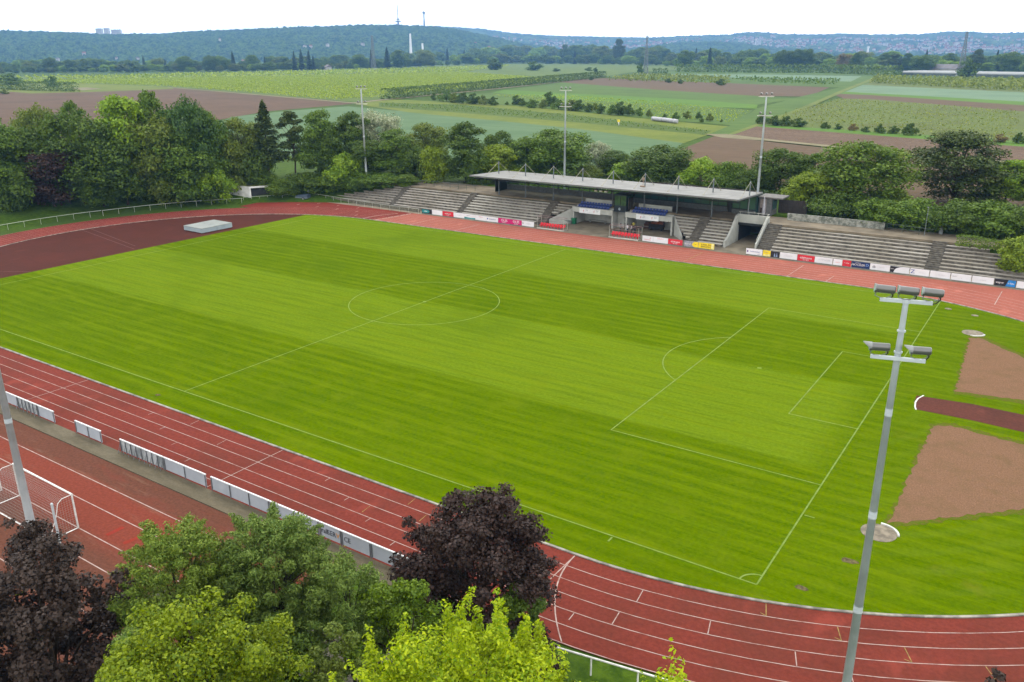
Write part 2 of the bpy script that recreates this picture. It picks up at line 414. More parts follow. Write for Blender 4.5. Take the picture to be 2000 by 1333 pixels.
def radial(o0, o1, ang, w, mi=0, hook=0):
    d = (math.cos(ang), math.sin(ang)); P = lambda o: (TCR[0]+(RAD+o)*d[0], TCR[1]+(RAD+o)*d[1])
    g.line(P(o0), P(o1), w, z+.004, mi)
    if hook: 
        e = P(o1); g.line(e, (e[0]-d[1]*-.3*hook-d[0]*.2, e[1]-d[0]*.3*hook-d[1]*.2), w, z+.005, mi)
for lane, ang, mi in ((1, -82.2, 0), (2, -76.2, 0), (3, -70, 0), (0, -72, 1), (1, -66.5, 1), (2, -62.0, 1), (3, -57, 1), (4, -66.5, 0), (4, -52, 1), (3, -83, 0), (4, -86, 0)):
    o1 = (lane+1)*LANE; radial(lane*LANE+.06, o1-.05 if lane not in (4,) or mi else lane*LANE+.7, R(ang), .055 if mi == 0 else .05, mi, 1 if mi else 0)
for k, x in enumerate((-50.6, -47.2, -43.9, -40.6, -37.5, -29.6, -26.5, -23.4, -20.2)):
    lane = 1+k % 5; y = yn-lane*LANE; g.line((x, y), (x, y-.5), .05, z+.003)
for k, x in enumerate((-46, -41, -24.5, -22.6, -20.6)):
    lane = k % 3; y = yn-lane*LANE; g.line((x, y-.1), (x+.1, y-1.0), .045, z+.003, 1 if k > 1 else 0)
for i in range(1, 7): g.line((-10.3, yf+i*LANE), (-93.2, yf+i*LANE), .06, z)
for x in (-34.1, -19.1, 5.6, -75.6, -85.6, -14.0): g.line((x, yf+.1), (x+.2, yf+(OUT-.1 if x != -14 else 3.6)), .09, z+.003, 1 if x in (-34.1,) else 0)
for k in range(6): g.line((-93.9+.24*k, yf+.4+k*1.4), (-93.6+.24*k, yf+1.5+k*1.4), .35, z+.004)
g.strip([(-97.0+2.4*(1-math.cos(t*.15)), yf+.2+t*.72) for t in range(11)], [(-96.8+2.4*(1-math.cos(t*.15)), yf+.2+t*.72) for t in range(11)], z+.004)
for k in range(9): g.line((-100-2.6*k, yf+1.3+(k*2.9) % 6), (-100.2-2.6*k, yf+2.3+(k*2.9) % 6), .14, z+.004)
a, b = stadium_ring(-.05), stadium_ring(.1)
struct('track_marking', g, [M_WL, M_YL])
g = MB()
for q0, q1 in (((176,447),(240+24,481)),((150,446),(262,487)),((0,531),(60,531))): g.line(at(*q0), at(*q1), .09, .012)
struct('high_jump_marking', g, simple('faded_line_paint', L(142, 96, 88), .9, var=.2))
# kerb between turf and track
M_KERB = simple('kerb_concrete', L(192, 186, 172), .85, var=.25, scale=1.4)
g = MB()
def kerb(pts_i, pts_o, h):
    n_ = len(pts_i); vs = [(*p, 0) for p in pts_o]+[(*p, h) for p in pts_o]+[(*p, h) for p in pts_i]+[(*p, 0) for p in pts_i]; fs = []
    for i in range(n_-1):
        for r in range(3): fs.append((r*n_+i, r*n_+i+1, (r+1)*n_+i+1, (r+1)*n_+i))
    g.add(vs, fs)
ka, kb = stadium_ring(-.17), stadium_ring(.0)
kerb(ka[:N+2], kb[:N+2], .07); kerb([ka[2*N+1], ka[0]], [kb[2*N+1], kb[0]], .07); kerb(ka[N+1:2*N+2], kb[N+1:2*N+2], .07)
struct('track_kerb', g, M_KERB)
# throwing areas at the right-hand end
n = NT('dry_red_soil'); p = n.pos(); f = n.noise(p, .5, 6, rough=.7); q = n.noise(p, 9, 6, rough=.85); ed = n.noise(p, .8, 4)
c_ = n.mix(n.rng(q, .3, .7), L(140, 106, 80), L(188, 148, 118)); c_ = n.mix(n.rng(f, .45, .7, 0, .6), c_, L(142, 118, 84)); n.bsdf(c_, 1., spec=0., bump=q, bs=.8, bd=.08); M_SOIL = n.m
def rough_edge(pts, amp, step=.7, seed=0):
    rr = random.Random(seed); out = []
    for i in range(len(pts)):
        a = Vector(pts[i][:2]); b = Vector(pts[(i+1) % len(pts)][:2]); d = b-a; k = max(1, int(d.length/step)); nrm = Vector((-d.y, d.x)).normalized()
        out += [a+d*(j/k)+nrm*rr.uniform(-amp, amp) for j in range(k)]
    return out
g = MB()
for k_, P_s in enumerate(([at(1728,1031), at(1818,828), at(1856,826), at(2000,864), at(2150,897), at(2150,993), at(2000,1003)], [at(1891,657), at(1914,655), at(2000,694), at(2150,738), at(2150,801), at(2000,789), at(1861,770)])): g.poly(rough_edge(P_s, .22, .35, 5+k_), .009+.001*k_)
n = NT('worn_turf_margin'); p = n.pos(); f = n.noise(p, 4, 6, rough=.8); n.bsdf(n.mix(n.rng(f, .35, .65), L(96, 128, 8), L(134, 122, 62)), 1., spec=0.); struct('worn_turf', g, n.m)
g = MB(); g.poly(rough_edge([at(1735,1024), at(1822,833), at(1855,832), at(2000,870), at(2150,905), at(2150,985), at(2000,995)], .16, .4), .014); struct('throwing_sector', g, M_SOIL)
g = MB(); g.poly(rough_edge([at(1893,662), at(1912,660), at(2000,700), at(2150,745), at(2150,795), at(2000,782), at(1866,765)], .16, .4, seed=2), .014); struct('throwing_sector', g, M_SOIL)
g = MB(); g.poly([at(1790,773), at(1786,786), at(1788,800), at(1900,822), at(2000,845), at(2200,895), at(2200,850), at(2000,811), at(1900,790)], .016)
struct('javelin_runway', g, tartan('runway_tartan', L(108, 62, 50), L(128, 74, 60), L(84, 54, 45), .6))
g = MB(); P0 = [at(1804,773), at(1793,779), at(1788,786), at(1787,795), at(1789,801)]
for a, b in zip(P0, P0[1:]): g.line(a, b, .12, .024)
struct('runway_marking', g, simple('fresh_white_paint', (.5, .5, .46), .7))
M_CIRC = simple('circle_concrete', L(172, 160, 138), .9, var=.2, scale=2)
for name, (cx, cy_), lab, ang, in (('shot_put_circle', at(1716,1041)[:2], 'pale concrete throwing circle behind the near floodlight mast, white stop board on its edge', .9),
        ('shot_put_circle', at(1900,651)[:2], 'pale concrete throwing circle by the far curve of the track, white stop board in front', -.9)):
    t = thing(name, lab, 'throwing circle', (cx, cy_, 0), 0, 'throwing circles')
    g = MB(); g.prism([(1.07*math.cos(k*.2618), 1.07*math.sin(k*.2618)) for k in range(24)], 0, .025); g.build('circle_slab', M_CIRC, t)
    g = MB(); 
    for k in range(8):
        a, b = ang-.75+1.5*k/8, ang-.75+1.5*(k+1)/8
        g.prism([(1.09*math.cos(a), 1.09*math.sin(a)), (1.21*math.cos(a), 1.21*math.sin(a)), (1.21*math.cos(b), 1.21*math.sin(b)), (1.09*math.cos(b), 1.09*math.sin(b))], 0, .11)
    g.build('stop_board', simple('white_board_paint', (.5, .5, .46), .6), t)
g = MB()
for g_i, (px, py, s_) in enumerate(((1655,1095,.55),(1663,1097,.5),(1565,1149,.45),(309,772,.35))):
    c0 = at(px, py); g.poly([(c0[0]+s_*rnd.uniform(.6,1.1)*math.cos(k*.7), c0[1]+s_*rnd.uniform(.4,.7)*math.sin(k*.7)) for k in range(9)], .01+.003*g_i)
struct('bare_earth', g, simple('bare_earth_soil', L(124, 112, 66), 1., var=.25, scale=4))
# training court on the camera's side
n = NT('worn_court_tartan'); p = n.pos(); sy = n.n('ShaderNodeSeparateXYZ'); n.l(p, sy.inputs[0])
f = n.noise(p, .5, 6, stretch=(.25, 1, 1), rough=.7); q = n.noise(p, 5, 5, rough=.7); k = n.noise(p, .9, 6, stretch=(.12, 1, 1), rough=.75)
yw = n.math('ADD', sy.outputs['Y'], n.math('MULTIPLY', n.math('SUBTRACT', f, .5), 2.4))
worn = n.math('ADD', n.rng(yw, -14.3, -13.4), n.rng(yw, -17.2, -19.6))
c_ = n.mix(n.rng(q, .3, .7), L(142, 68, 50), L(168, 84, 64)); c_ = n.mix(n.math('MULTIPLY', worn, .8), c_, n.mix(n.rng(q, .3, .7), L(108, 72, 56), L(132, 90, 70)))
c_ = n.mix(n.rng(k, .54, .74, 0, .6), c_, L(168, 132, 108)); c_ = n.mix(n.rng(f, .55, .75, 0, .4), c_, L(164, 74, 58)); n.bsdf(c_, .95, spec=.08); M_COURT = n.m
g = MB(); g.poly([(-100, -11.7), (-100, -40), (-21.5, -40), (-21.5, -11.7)], .004); struct('training_court', g, M_COURT)
g = MB()
for a, b in (((-100,-13.95),(-26,-13.95)), ((-100,-15.9),(-26,-15.9)), ((-100,-18.05),(-26,-18.05)), ((-60,-19.85),(-26,-19.85)), ((-60,-22.6),(-26,-22.6)), ((-26,-13.95),(-26,-24))):
    g.line(a, b, .07, .014)
struct('court_marking', g, M_WL)
n = NT('mossy_concrete'); p = n.pos(); f = n.noise(p, 1.1, 7, stretch=(.3, 1, 1), rough=.75); q = n.noise(p, 9, 4)
c_ = n.mix(n.rng(f, .3, .72), L(112, 104, 80), L(144, 132, 106)); c_ = n.mix(n.rng(q, .4, .7, 0, .4), c_, L(96, 90, 68)); n.bsdf(c_, .95, bump=q, bs=.3, bd=.02); M_STRIP = n.m
g = MB(); g.box(-100, -15.5, -11.66, -10.25, -.2, .05); struct('concrete_strip', g, M_STRIP)
g = MB(); g.poly([(-28, -19.0), (-8.2,-13.9), (1, -13.3), (20, -8), (20, -11), (1, -16), (-28, -22)], .01)
struct('gravel_path', g, simple('gravel', L(128, 122, 106), .95, var=.3, scale=6))
g = MB(); g.line(at(208,1046), at(241,1030), .34, .012); g.line(at(241,1062), at(279,1047), .34, .012)
struct('court_repair', g, tartan('fresh_red_tartan', L(172, 62, 46), L(190, 72, 54), L(150, 70, 54), .4))
# concrete apron in front of the terraces
M_APRON = simple('apron_concrete', L(172, 160, 136), .9, var=.15, scale=.5)
g = MB(); g.box(-118, 14, 78.9, 94.3, -.3, .03); struct('concrete_apron', g, M_APRON)
M_CONC = simple('old_concrete', L(150, 146, 134), .9, var=.22, scale=.9)
M_CONCD = simple('stained_concrete', L(104, 98, 88), .9, var=.3, scale=1.2)
M_CONCL = simple('painted_concrete', LV(172, 174, 166), .85, var=.08, scale=.7)
g = MB()
for x0, x1, yb in ((-122, -33.2, 87.35), (-33.2, -27.0, 88.1), (-27, 16, 87.2)): g.box(x0, x1, yb, 95.2 if x1 < -33 else 93.2, 3.18, 3.5)
struct('concourse', g, simple('concourse_concrete', L(164, 150, 126), .9, var=.15, scale=.5))

# ================================================================== TERRACES AND GRANDSTAND
NROW = 8; RY0 = 82.0; RD = .66; RZ0 = .55; RH = .37
def row_y(i): return RY0+RD*i
def row_z(i): return RZ0+RH*i
n = NT('weathered_step_concrete'); p = n.pos(); f = n.noise(p, .7, 6, stretch=(.35, 1, 1), rough=.7); q = n.noise(p, 5, 5, stretch=(.4, 1, 1)); r_ = n.noise(p, .15, 3)
c_ = n.mix(n.rng(f, .3, .68), L(164, 156, 142), L(236, 230, 216)); c_ = n.mix(n.rng(q, .5, .7, 0, .5), c_, L(122, 116, 104)); c_ = n.mix(n.rng(r_, .45, .65, 0, .4), c_, L(186, 176, 152))
n.bsdf(c_, .92, bump=q, bs=.3, bd=.02); M_STEP = n.m
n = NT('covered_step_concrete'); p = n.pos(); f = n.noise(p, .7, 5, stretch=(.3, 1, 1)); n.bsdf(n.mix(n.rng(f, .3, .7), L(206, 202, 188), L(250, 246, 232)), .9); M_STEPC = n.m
M_STAIR = simple('stair_concrete', L(134, 128, 116), .9, var=.2, scale=2)
M_RISER = simple('riser_concrete', L(166, 158, 144), .92, var=.25, scale=1.5)
def steps(name, parent, spans, m, label=None):
    """bench rows: a pale overhanging bench slab over a darker recessed riser; spans(i) -> (x0, x1) or None"""
    g = MB()
    for i in range(NROW):
        sp = spans(i)
        if not sp: continue
        x0, x1 = sp; y = row_y(i); z = row_z(i)
        g.box(x0, x1, y+.10, y+RD+.12, z-RH-.1, z-.12, 1)
        xs = x0
        while xs < x1-.05:                                  # precast slabs with open joints
            xe = min(x1, xs+2.95); 
            if x1-xe < .6: xe = x1
            dz = rnd.uniform(-.012, .012); g.box(xs+.008, xe-.008, y-.02, y+.48, z-.12+dz, z+dz, 0); xs = xe
        g.box(x0, x1, y+.48, y+RD+.1, z-.16, z-.06, 1)
    o = g.build(name, [m, M_RISER], parent)
    if label: o['label'] = label
    return o
def stairs(parent, x0, x1, y0=82.0, y1=87.3, z0=.0, z1=3.5, nst=16):
    g = MB(); d = (y1-y0)/nst; h = (z1-z0)/nst
    for k in range(nst): g.box(x0, x1, y0+d*k, y0+d*(k+1)+.02, z0-.2+h*max(0, k-1), z0+h*(k+1)-.003, 0)
    return g.build('stair_flight', M_STAIR, parent)
lt = thing('terrace', 'grey open concrete terrace left of the roofed grandstand, shrubs growing over its far end', 'terrace', (0,0,0), 0, 'open terraces')
steps('bench_rows', lt, lambda i: (-119+2.15*i, -101.3), M_STEP); stairs(lt, -101.3, -99.9)
steps('bench_rows', lt, lambda i: (-99.9, -84.6), M_STEP); stairs(lt, -84.6, -83.1)
rt_ = thing('terrace', 'long open concrete terrace of bench rows right of the players tunnel', 'terrace', (0,0,0), 0, 'open terraces')
stairs(rt_, -27.4, -25.2); steps('bench_rows', rt_, lambda i: (-25.2, -4.1), M_STEP); stairs(rt_, -4.1, -2.3)
steps('bench_rows', rt_, lambda i: (-2.3, 10.5-1.5*max(0, i-2)), M_STEP)

gs = thing('grandstand', 'roofed concrete grandstand with white roof hung from nine steel masts', 'grandstand')
WALLX = lambda y: -65.0+(y-83.7)*(3.7/2.9)
steps('bench_rows', gs, lambda i: (-83.1, -66.7), M_STEPC); stairs(gs, -66.7, -65.1)
steps('bench_rows', gs, lambda i: (-65.1, min(-61.4, WALLX(row_y(i)))) if row_y(i) > 84.1 else None, M_STEPC)
WRX = lambda y: -40.1-(y-83.6)*(3.0/3.0)
steps('bench_rows', gs, lambda i: (max(-42.9, WRX(row_y(i)))+.15, -38.4), M_STEPC); stairs(gs, -38.4, -36.7)
steps('bench_rows', gs, lambda i: (-36.7, -32.7), M_STEPC)
M_STEEL = simple('grey_steel', LV(112, 120, 122), .5, .3, .08, 1)
M_PALE = simple('pale_steel', LV(196, 196, 184), .5, .1, .08, 1)
M_ROOF = simple('pale_roof_sheet', L(166, 166, 160), .6, 0, .10, .5)
M_DKST = simple('dark_steel', L(44, 52, 54), .5, .2, .1, 1)
# roof
RX0, RX1, RYF, RYB, RZF, RZB = -80.9, -30.7, 81.9, 93.4, 7.62, 7.15
g = MB()
def roofbox(x0, x1, ya, yb, t, off=0., mi=0):
    za = RZF+(RZB-RZF)*(ya-RYF)/(RYB-RYF)+off; zb = RZF+(RZB-RZF)*(yb-RYF)/(RYB-RYF)+off
    g.add([(x0,ya,za-t),(x1,ya,za-t),(x1,yb,zb-t),(x0,yb,zb-t),(x0,ya,za),(x1,ya,za),(x1,yb,zb),(x0,yb,zb)],
          [(0,3,2,1),(4,5,6,7),(0,1,5,4),(1,2,6,5),(2,3,7,6),(3,0,4,7)], mi)
xs = RX0
while xs < RX1-.1:
    xe = min(RX1, xs+1.0); roofbox(xs+.006, xe-.006, RYF, RYB, .05); xs = xe
roofbox(RX0+.02, RX1-.02, RYF+.02, RYB-.02, .1, -.056, 1); roof = g.build('roof', [M_ROOF, M_STEEL], gs)
g = MB(); roofbox(RX0-.06, RX1+.06, RYF-.13, RYF-.004, .24, .02); roofbox(RX0-.12, RX0-.005, RYF-.13, RYB, .24, .02); roofbox(RX1+.005, RX1+.12, RYF-.13, RYB, .24, .02)
g.build('roof_edge', simple('roof_edge_metal', L(150, 152, 150), .5, .2, .06, 1), roof)
g = MB()
for k in range(9):
    x = -78.77+5.97*k; roofbox(x-.06, x+.06, RYF+.1, RYB-.2, .28, -.16)
for y in (83, 85.5, 88.2, 91): g.box(RX0+.1, RX1-.1, y-.05, y+.05, RZB-.28, RZB-.1)
g.build('roof_beams', M_DKST, roof)
for k in range(9):
    x = -78.77+5.97*k
    g = MB(); g.tube([(x,88,3.5),(x,88,9.5)], .10, 10); g.tube([(x,88,9.42),(x,88,9.62)], [.14,.05], 8); g.box(x-.16,x+.16,87.84,88.16,3.5,3.54); pm = g.build('roof_mast', M_STEEL, gs)
    for yy_ in (83.9, 91.6):
        zz = RZF+(RZB-RZF)*(yy_-RYF)/(RYB-RYF)
        g = MB(); g.tube([(x,88,9.5),(x,yy_,zz-.02)], .04, 6); g.box(x-.12,x+.12,yy_-.15,yy_+.15,zz-.01,zz+.05); g.build('tie_rod', simple('weathered_rod', LV(150,146,124), .6), pm)
# rear glazing and parapet
M_GLASS = None
n = NT('dark_glazing'); q = n.bsdf((.03, .075, .068), .08, spec=.9); M_GLASS = n.m
n = NT('green_tinted_glazing'); f = n.noise(n.pos(), 1.1, 4); n.bsdf(n.mix(n.rng(f, .35, .65), L(60, 92, 68), L(98, 132, 96)), .12, spec=.8); M_GLASSG = n.m
g = MB(); g.box(-81.0,-53.2,93.9,94.15,3.5,4.55); g.box(-53.2,-36.3,93.2,93.4,3.5,4.35); g.box(-35.2,-31.3,92.4,92.6,3.5,4.25); g.build('parapet', simple('grey_parapet', L(128,132,128), .85, var=.1), gs)
g = MB(); g.box(-53.2,-36.3,93.24,93.32,4.36,6.95); gl = g.build('glass_wall', M_GLASS, gs)
g = MB()
for k in range(12): x = -53.2+k*1.536; g.box(x-.04,x+.04,93.18,93.23,4.36,6.95)
g.box(-53.2,-36.3,93.16,93.23,4.36,4.46); g.box(-53.2,-36.3,93.16,93.23,6.85,6.97); g.box(-53.2,-36.3,93.16,93.225,5.85,5.9); g.build('window_frame', M_DKST, gl)
g = MB(); g.box(-35.2,-31.3,92.44,92.52,4.26,6.95); g.box(-31.42,-31.34,92.6,95.5,3.6,6.95); gl = g.build('glass_wall', M_GLASS, gs)
g = MB()
for k in range(4): x = -35.2+k*1.3; g.box(x-.04,x+.04,92.38,92.43,4.26,6.95)
g.box(-35.2,-31.3,92.36,92.43,4.26,4.42); g.box(-35.2,-31.3,92.36,92.43,6.85,6.97); g.build('window_frame', M_DKST, gl)
g = MB(); g.box(-36.2,-35.3,93.3,93.4,3.5,6.2); g.build('door', simple('black_door', (.012,.014,.016), .4), gs)
g = MB(); g.box(-53.2,-31.4,95.6,95.7,3.5,7.0); g.build('rear_wall', M_CONCD, gs)
g = MB()
for k in range(13): x = -80.6+k*2.24; g.box(x-.06,x+.06,93.95,94.1,4.55,7.0)
g.box(-81,-53.2,93.95,94.1,6.82,7.0); g.box(-81.2,-81.05,90.2,94.1,3.5,7.0); g.build('rear_posts', M_DKST, gs)
g = MB(); g.box(-81.0,-53.3,94.0,94.03,4.56,6.8); o_ = g.build('rear_glass', None or simple('clear_glazing_stub', (.5,.5,.5)), gs)
n = NT('clear_glazing'); tr = n.n('ShaderNodeBsdfTransparent'); tr.inputs[0].default_value = (.62,.72,.66,1); gl_ = n.n('ShaderNodeBsdfGlossy'); gl_.inputs['Roughness'].default_value = .05
mx_ = n.n('ShaderNodeMixShader'); mx_.inputs[0].default_value = .08; n.l(tr.outputs[0], mx_.inputs[1]); n.l(gl_.outputs[0], mx_.inputs[2]); n.l(mx_.outputs[0], n.out.inputs[0]); o_.data.materials[0] = n.m
# two dugout boxes with seats on top
M_BLUE = simple('blue_seat_plastic', LV(22, 52, 120), .45, var=.08)
M_REDS = simple('red_seat_plastic', LV(206, 34, 48), .45, var=.06)
M_WHITE = simple('white_board_face', LV(226, 228, 228), .6, var=.03, scale=.8)
M_TXT = simple('grey_lettering', LV(150, 152, 158), .6); M_TXR = simple('red_lettering', LV(206, 60, 66), .6); M_TXB = simple('blue_lettering', LV(44, 70, 150), .6)
M_TXK = simple('black_lettering', LV(36, 36, 40), .6); M_TXW = simple('white_lettering', LV(236, 232, 230), .6)
def seat_mesh(m):
    g = MB(); g.box(-.22,.22,-.2,.2,.38,.43); g.add([(-.22,.17,.43),(.22,.17,.43),(.22,.24,.78),(-.22,.24,.78),(-.22,.21,.43),(.22,.21,.43),(.22,.28,.78),(-.22,.28,.78)],
        [(3,2,1,0),(4,5,6,7),(0,1,5,4),(1,2,6,5),(2,3,7,6),(3,0,4,7)]); g.box(-.05,.05,-.05,.12,0,.38); g.box(-.22,.22,-.24,-.2,.33,.43)
    return g.mesh('seat', m)
SEAT_B, SEAT_R = seat_mesh(M_BLUE), seat_mesh(M_REDS)
for (x0, x1), shade in (((-61.3, -53.9), 0), ((-51.0, -43.0), 1)):
    g = MB(); g.box(x0-.25,x0,85.9,90.2,0,3.12); g.box(x1,x1+.25,85.9,90.2,0,3.12); g.box(x0-.25,x1+.25,89.95,90.2,0,3.3)
    g.build('side_walls', M_CONCL, gs)
    g = MB(); g.box(x0+.003,x1-.003,85.85,89.94,2.32,2.5); g.box(x0-.25,x1+.25,85.72,85.897,2.3,3.18); g.box(x0+.003,x1-.003,86.9,89.94,2.9,3.28); g.build('balcony', M_CONCL, gs)
    g = MB(); g.box(x0+.9,x1-1.0,88.35,88.6,3.5,4.35); g.build('balcony_wall', M_CONCL, gs)
    g = MB(); xa = x0+1.2+.6*shade; xb = xa+4.1; g.box(xa,xb,85.66,85.715,2.2,3.05); bn = g.build('banner', M_WHITE, gs)
    for q in (.27, .77):
        xx = xa+(xb-xa)*q
        text_part('SV', .5, M_TXT, bn, (xx+.35, 85.655, 2.72), (1,0,0), (0,0,1), .9)
        text_part('f', .6, M_TXR, bn, (xx-.25, 85.655, 2.6), (1,0,0), (0,0,1), 1.2)
    for r in range(2):
        for k in range(11):
            o = link('seat', SEAT_B, gs, (x0+.75+k*.56+.15*shade, 86.35+r*.85, (2.78 if r == 0 else 3.15)))
    g = MB(); g.box(x0+1.3,x1-2.6,88.9,89.3,.42,.5); 
    for xx in (x0+1.5, x1-2.9): g.box(xx,xx+.1,88.95,89.25,0,.42)
    g.box(x0+1.0,x1-2.4,89.86,89.94,.7,1.9); g.build('bench', M_CONCL, gs)
    g = MB(); g.box(x1-1.75 if not shade else x0+1.1, (x1-.3 if not shade else x0+2.4), 89.85, 89.94, 1.35, 2.0); g.build('notice_board', simple('dark_green_panel', L(30,50,44), .5), gs)
def wall_poly(name, a, b, za, zb, t, m, parent):
    a = Vector(a); b = Vector(b); d = (b-a).normalized(); r = Vector((-d.y, d.x))*t/2
    g = MB(); g.prism([a+r, b+r, b-r, a-r], -.1, [za, zb, zb, za]); return g.build(name, m, parent)
wall_poly('wing_wall', (-65.05, 83.65), (-61.42, 86.5), .85, 3.05, .22, M_CONCL, gs)
wall_poly('wing_wall', (-42.6, 86.5), (-40.0, 83.6), 3.05, .75, .22, M_CONCL, gs)
# control booth over the door bay
g = MB(); g.box(-53.6,-51.3,87.6,90.2,0,3.3); g.build('bay_wall', M_CONCL, gs)
g = MB(); g.box(-52.2,-51.4,87.52,87.6,0,2.2); d = g.build('door', simple('dark_blue_door', L(30,40,56), .4), gs)
g = MB(); g.tube([(-52.1,87.47,1.0),(-52.1,87.47,1.2)], .03, 6); g.build('handle', M_PALE, d)
g = MB(); g.box(-53.63,-51.27,86.1,87.65,3.0,4.1); bnd = g.build('booth_apron', simple('dark_petrol_panel', L(30,50,60), .5), gs)
g = MB(); g.prism([(-52.55+.22*math.cos(k*.5236), 3.5+.24*math.sin(k*.5236)) for k in range(12)], 0, .02); me = g.mesh('emblem', simple('pale_emblem', L(190,208,214), .5)); me.transform(Matrix.Rotation(R(90),4,'X')); o = link('emblem', me, bnd, (0, 86.09, 0))
g = MB(); g.box(-53.6,-51.3,86.12,89,4.103,5.75); bo = g.build('booth_window', M_GLASSG, gs)
g = MB()
for x in (-53.6,-52.45,-51.36): g.box(x,x+.07,86.06,86.115,4.1,5.8)
g.box(-53.7,-51.2,86.0,89.1,5.75,5.95); g.build('booth_frame', M_DKST, bo)
g = MB(); g.box(-51.0,-50.9,86.2,88.0,3.5,5.4); g.build('side_screen', M_CONCD, gs)
# flood spots under the eave
for k in range(3):
    x = -56.4+.95*k; g = MB(); g.box(x-.28,x+.28,84.6,85.0,6.35,6.7); g.tube([(x,84.8,6.7),(x,84.8,7.4)], .03, 6); s_ = g.build('spotlight', M_PALE, gs)
    g = MB(); g.add([(x-.24,84.58,6.38),(x+.24,84.58,6.38),(x+.24,84.58,6.67),(x-.24,84.58,6.67)], [(0,1,2,3)]); g.build('lens', simple('spot_lens', (.75,.75,.7), .2), s_)
g = MB(); g.box(-49.3,-48.5,86.9,87.2,7.42,7.62); g.tube([(-48.9,87.2,7.5),(-48.9,87.2,8.6)], .05, 6); g.box(-49.1,-48.7,87.1,87.3,8.5,8.95); g.build('roof_lamp', simple('warm_lamp_housing', L(200,170,140), .5), gs)
# players tunnel
tn = thing('players_tunnel', 'dark players tunnel mouth between curved concrete wing walls, right end of the grandstand', 'tunnel')
def side_wall(x, t, prof):
    g = MB(); pts = prof; n_ = len(pts); vs = [(x-t/2, y, z) for y, z in pts]+[(x+t/2, y, z) for y, z in pts]
    g.add(vs, [tuple(range(n_)), tuple(range(2*n_-1, n_-1, -1))]+[(i, i+n_, (i+1) % n_+n_, (i+1) % n_) for i in range(n_)]); return g.build('wing_wall', M_CONCL, tn)
cv = [(82.2, -.1), (82.2, 1.05), (82.9, 1.2), (83.7, 1.55), (84.5, 2.1), (85.3, 2.8), (86.2, 3.6), (87.0, 4.25), (88.1, 4.4), (88.1, -.1)]
side_wall(-32.45, .3, cv)
side_wall(-27.6, .22, [(82.4, -.1), (82.4, 1.1), (83.6, 1.7), (85.3, 2.9), (87.2, 4.3), (88.1, 4.4), (88.1, -.1)])
g = MB(); g.box(-32.3,-27.5,87.75,88.05,3.0,4.38); g.build('lintel', M_CONCL, tn)
g = MB(); g.box(-32.3,-27.7,87.6,87.745,2.72,3.1); g.build('shutter_box', M_DKST, tn)
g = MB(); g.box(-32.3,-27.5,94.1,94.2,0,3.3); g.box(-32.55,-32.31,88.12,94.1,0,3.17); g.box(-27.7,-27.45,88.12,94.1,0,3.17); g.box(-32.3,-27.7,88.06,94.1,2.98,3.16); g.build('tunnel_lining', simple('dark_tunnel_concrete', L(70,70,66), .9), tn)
g = MB(); g.tube([(-27.6,87.9,4.75),(-32.4,87.9,4.75)], .03, 6); g.tube([(-27.6,82.5,1.6),(-27.6,87.2,4.75),(-27.6,88.0,4.75)], .03, 6)
for x in (-32.2,-30.8,-29.3,-27.7): g.tube([(x,87.9,4.3),(x,87.9,4.75)], .025, 6)
g.build('handrail', M_PALE, tn)
# kiosk behind the right end of the grandstand
kb_ = thing('kiosk', 'small flat roofed kiosk with posters at the right end of the grandstand', 'kiosk')
g = MB(); g.box(-31.15,-29.0,93.5,96.4,3.5,6.3); g.build('wall', simple('grey_panel', L(140,142,140), .7), kb_)
g = MB(); g.box(-31.25,-27.3,93.2,96.9,6.3,6.5); g.build('roof', simple('kiosk_roof', L(150,146,140), .7), kb_)
g = MB(); g.box(-30.9,-29.9,93.44,93.49,4.0,6.1); g.build('poster', simple('pale_poster', L(206,190,180), .6), kb_)
g = MB(); g.box(-30.8,-30.3,93.40,93.435,3.9,4.7); g.build('poster', simple('dark_poster', L(70,50,44), .6), kb_)
g = MB(); g.box(-28.9,-28.85,93.7,95.6,4.5,5.9); g.build('window', M_GLASS, kb_)
fp = thing('parasol', 'folded white parasol standing beside the kiosk', 'parasol', tuple(at(1490,424,3.5)))
g = MB(); g.tube([(0,0,.25),(0,0,.7),(0,0,1.6),(0,0,2.9),(0,0,3.25)], [.2,.27,.24,.1,.03], 10); g.build('canopy', simple('white_canvas', L(224,224,232), .8), fp, True)
g = MB(); g.tube([(0,0,0),(0,0,3.3)], .03, 6); g.box(-.3,.3,-.3,.3,0,.06); g.build('pole', M_PALE, fp)
def at_ln(q, z): p_ = at(*q, z); return (p_[0], p_[1])
bf = thing('board_fence', 'dark grey board fence standing behind the folded parasol', 'fence')
a = Vector((-29.0, 97.3)); b = Vector((-24.6, 97.9))
g = MB()
for k in range(15):
    p_ = a.lerp(b, k/15); q_ = a.lerp(b, (k+.96)/15); g.prism([p_, q_, q_+Vector((0,.04)), p_+Vector((0,.04))], 3.4, 5.6)
g.build('boards', simple('dark_grey_board', L(84,76,72), .85), bf)
g = MB()
for k in range(4): p_ = a.lerp(b, k/3); g.box(p_.x-.05,p_.x+.05,p_.y+.06,p_.y+.14,3.4,5.7)
g.build('post', M_DKST, bf)
lw = thing('retaining_wall', 'low mottled concrete wall along the back of the right terrace walkway', 'wall')
a = Vector(at_ln((1537,430), 3.5)); b = Vector(at_ln((1727,449), 3.5)); d_ = (b-a).normalized(); r_ = Vector((-d_.y, d_.x))*.3
n = NT('mottled_wall_concrete'); p = n.pos(); f = n.noise(p, 1.3, 6, rough=.75); n.bsdf(n.mix(n.rng(f, .4, .62), L(130,136,122), L(216,216,204)), .9); 
g = MB(); g.prism([a, b, b+r_, a+r_], 3.3, 4.55); g.build('wall_body', n.m, lw)
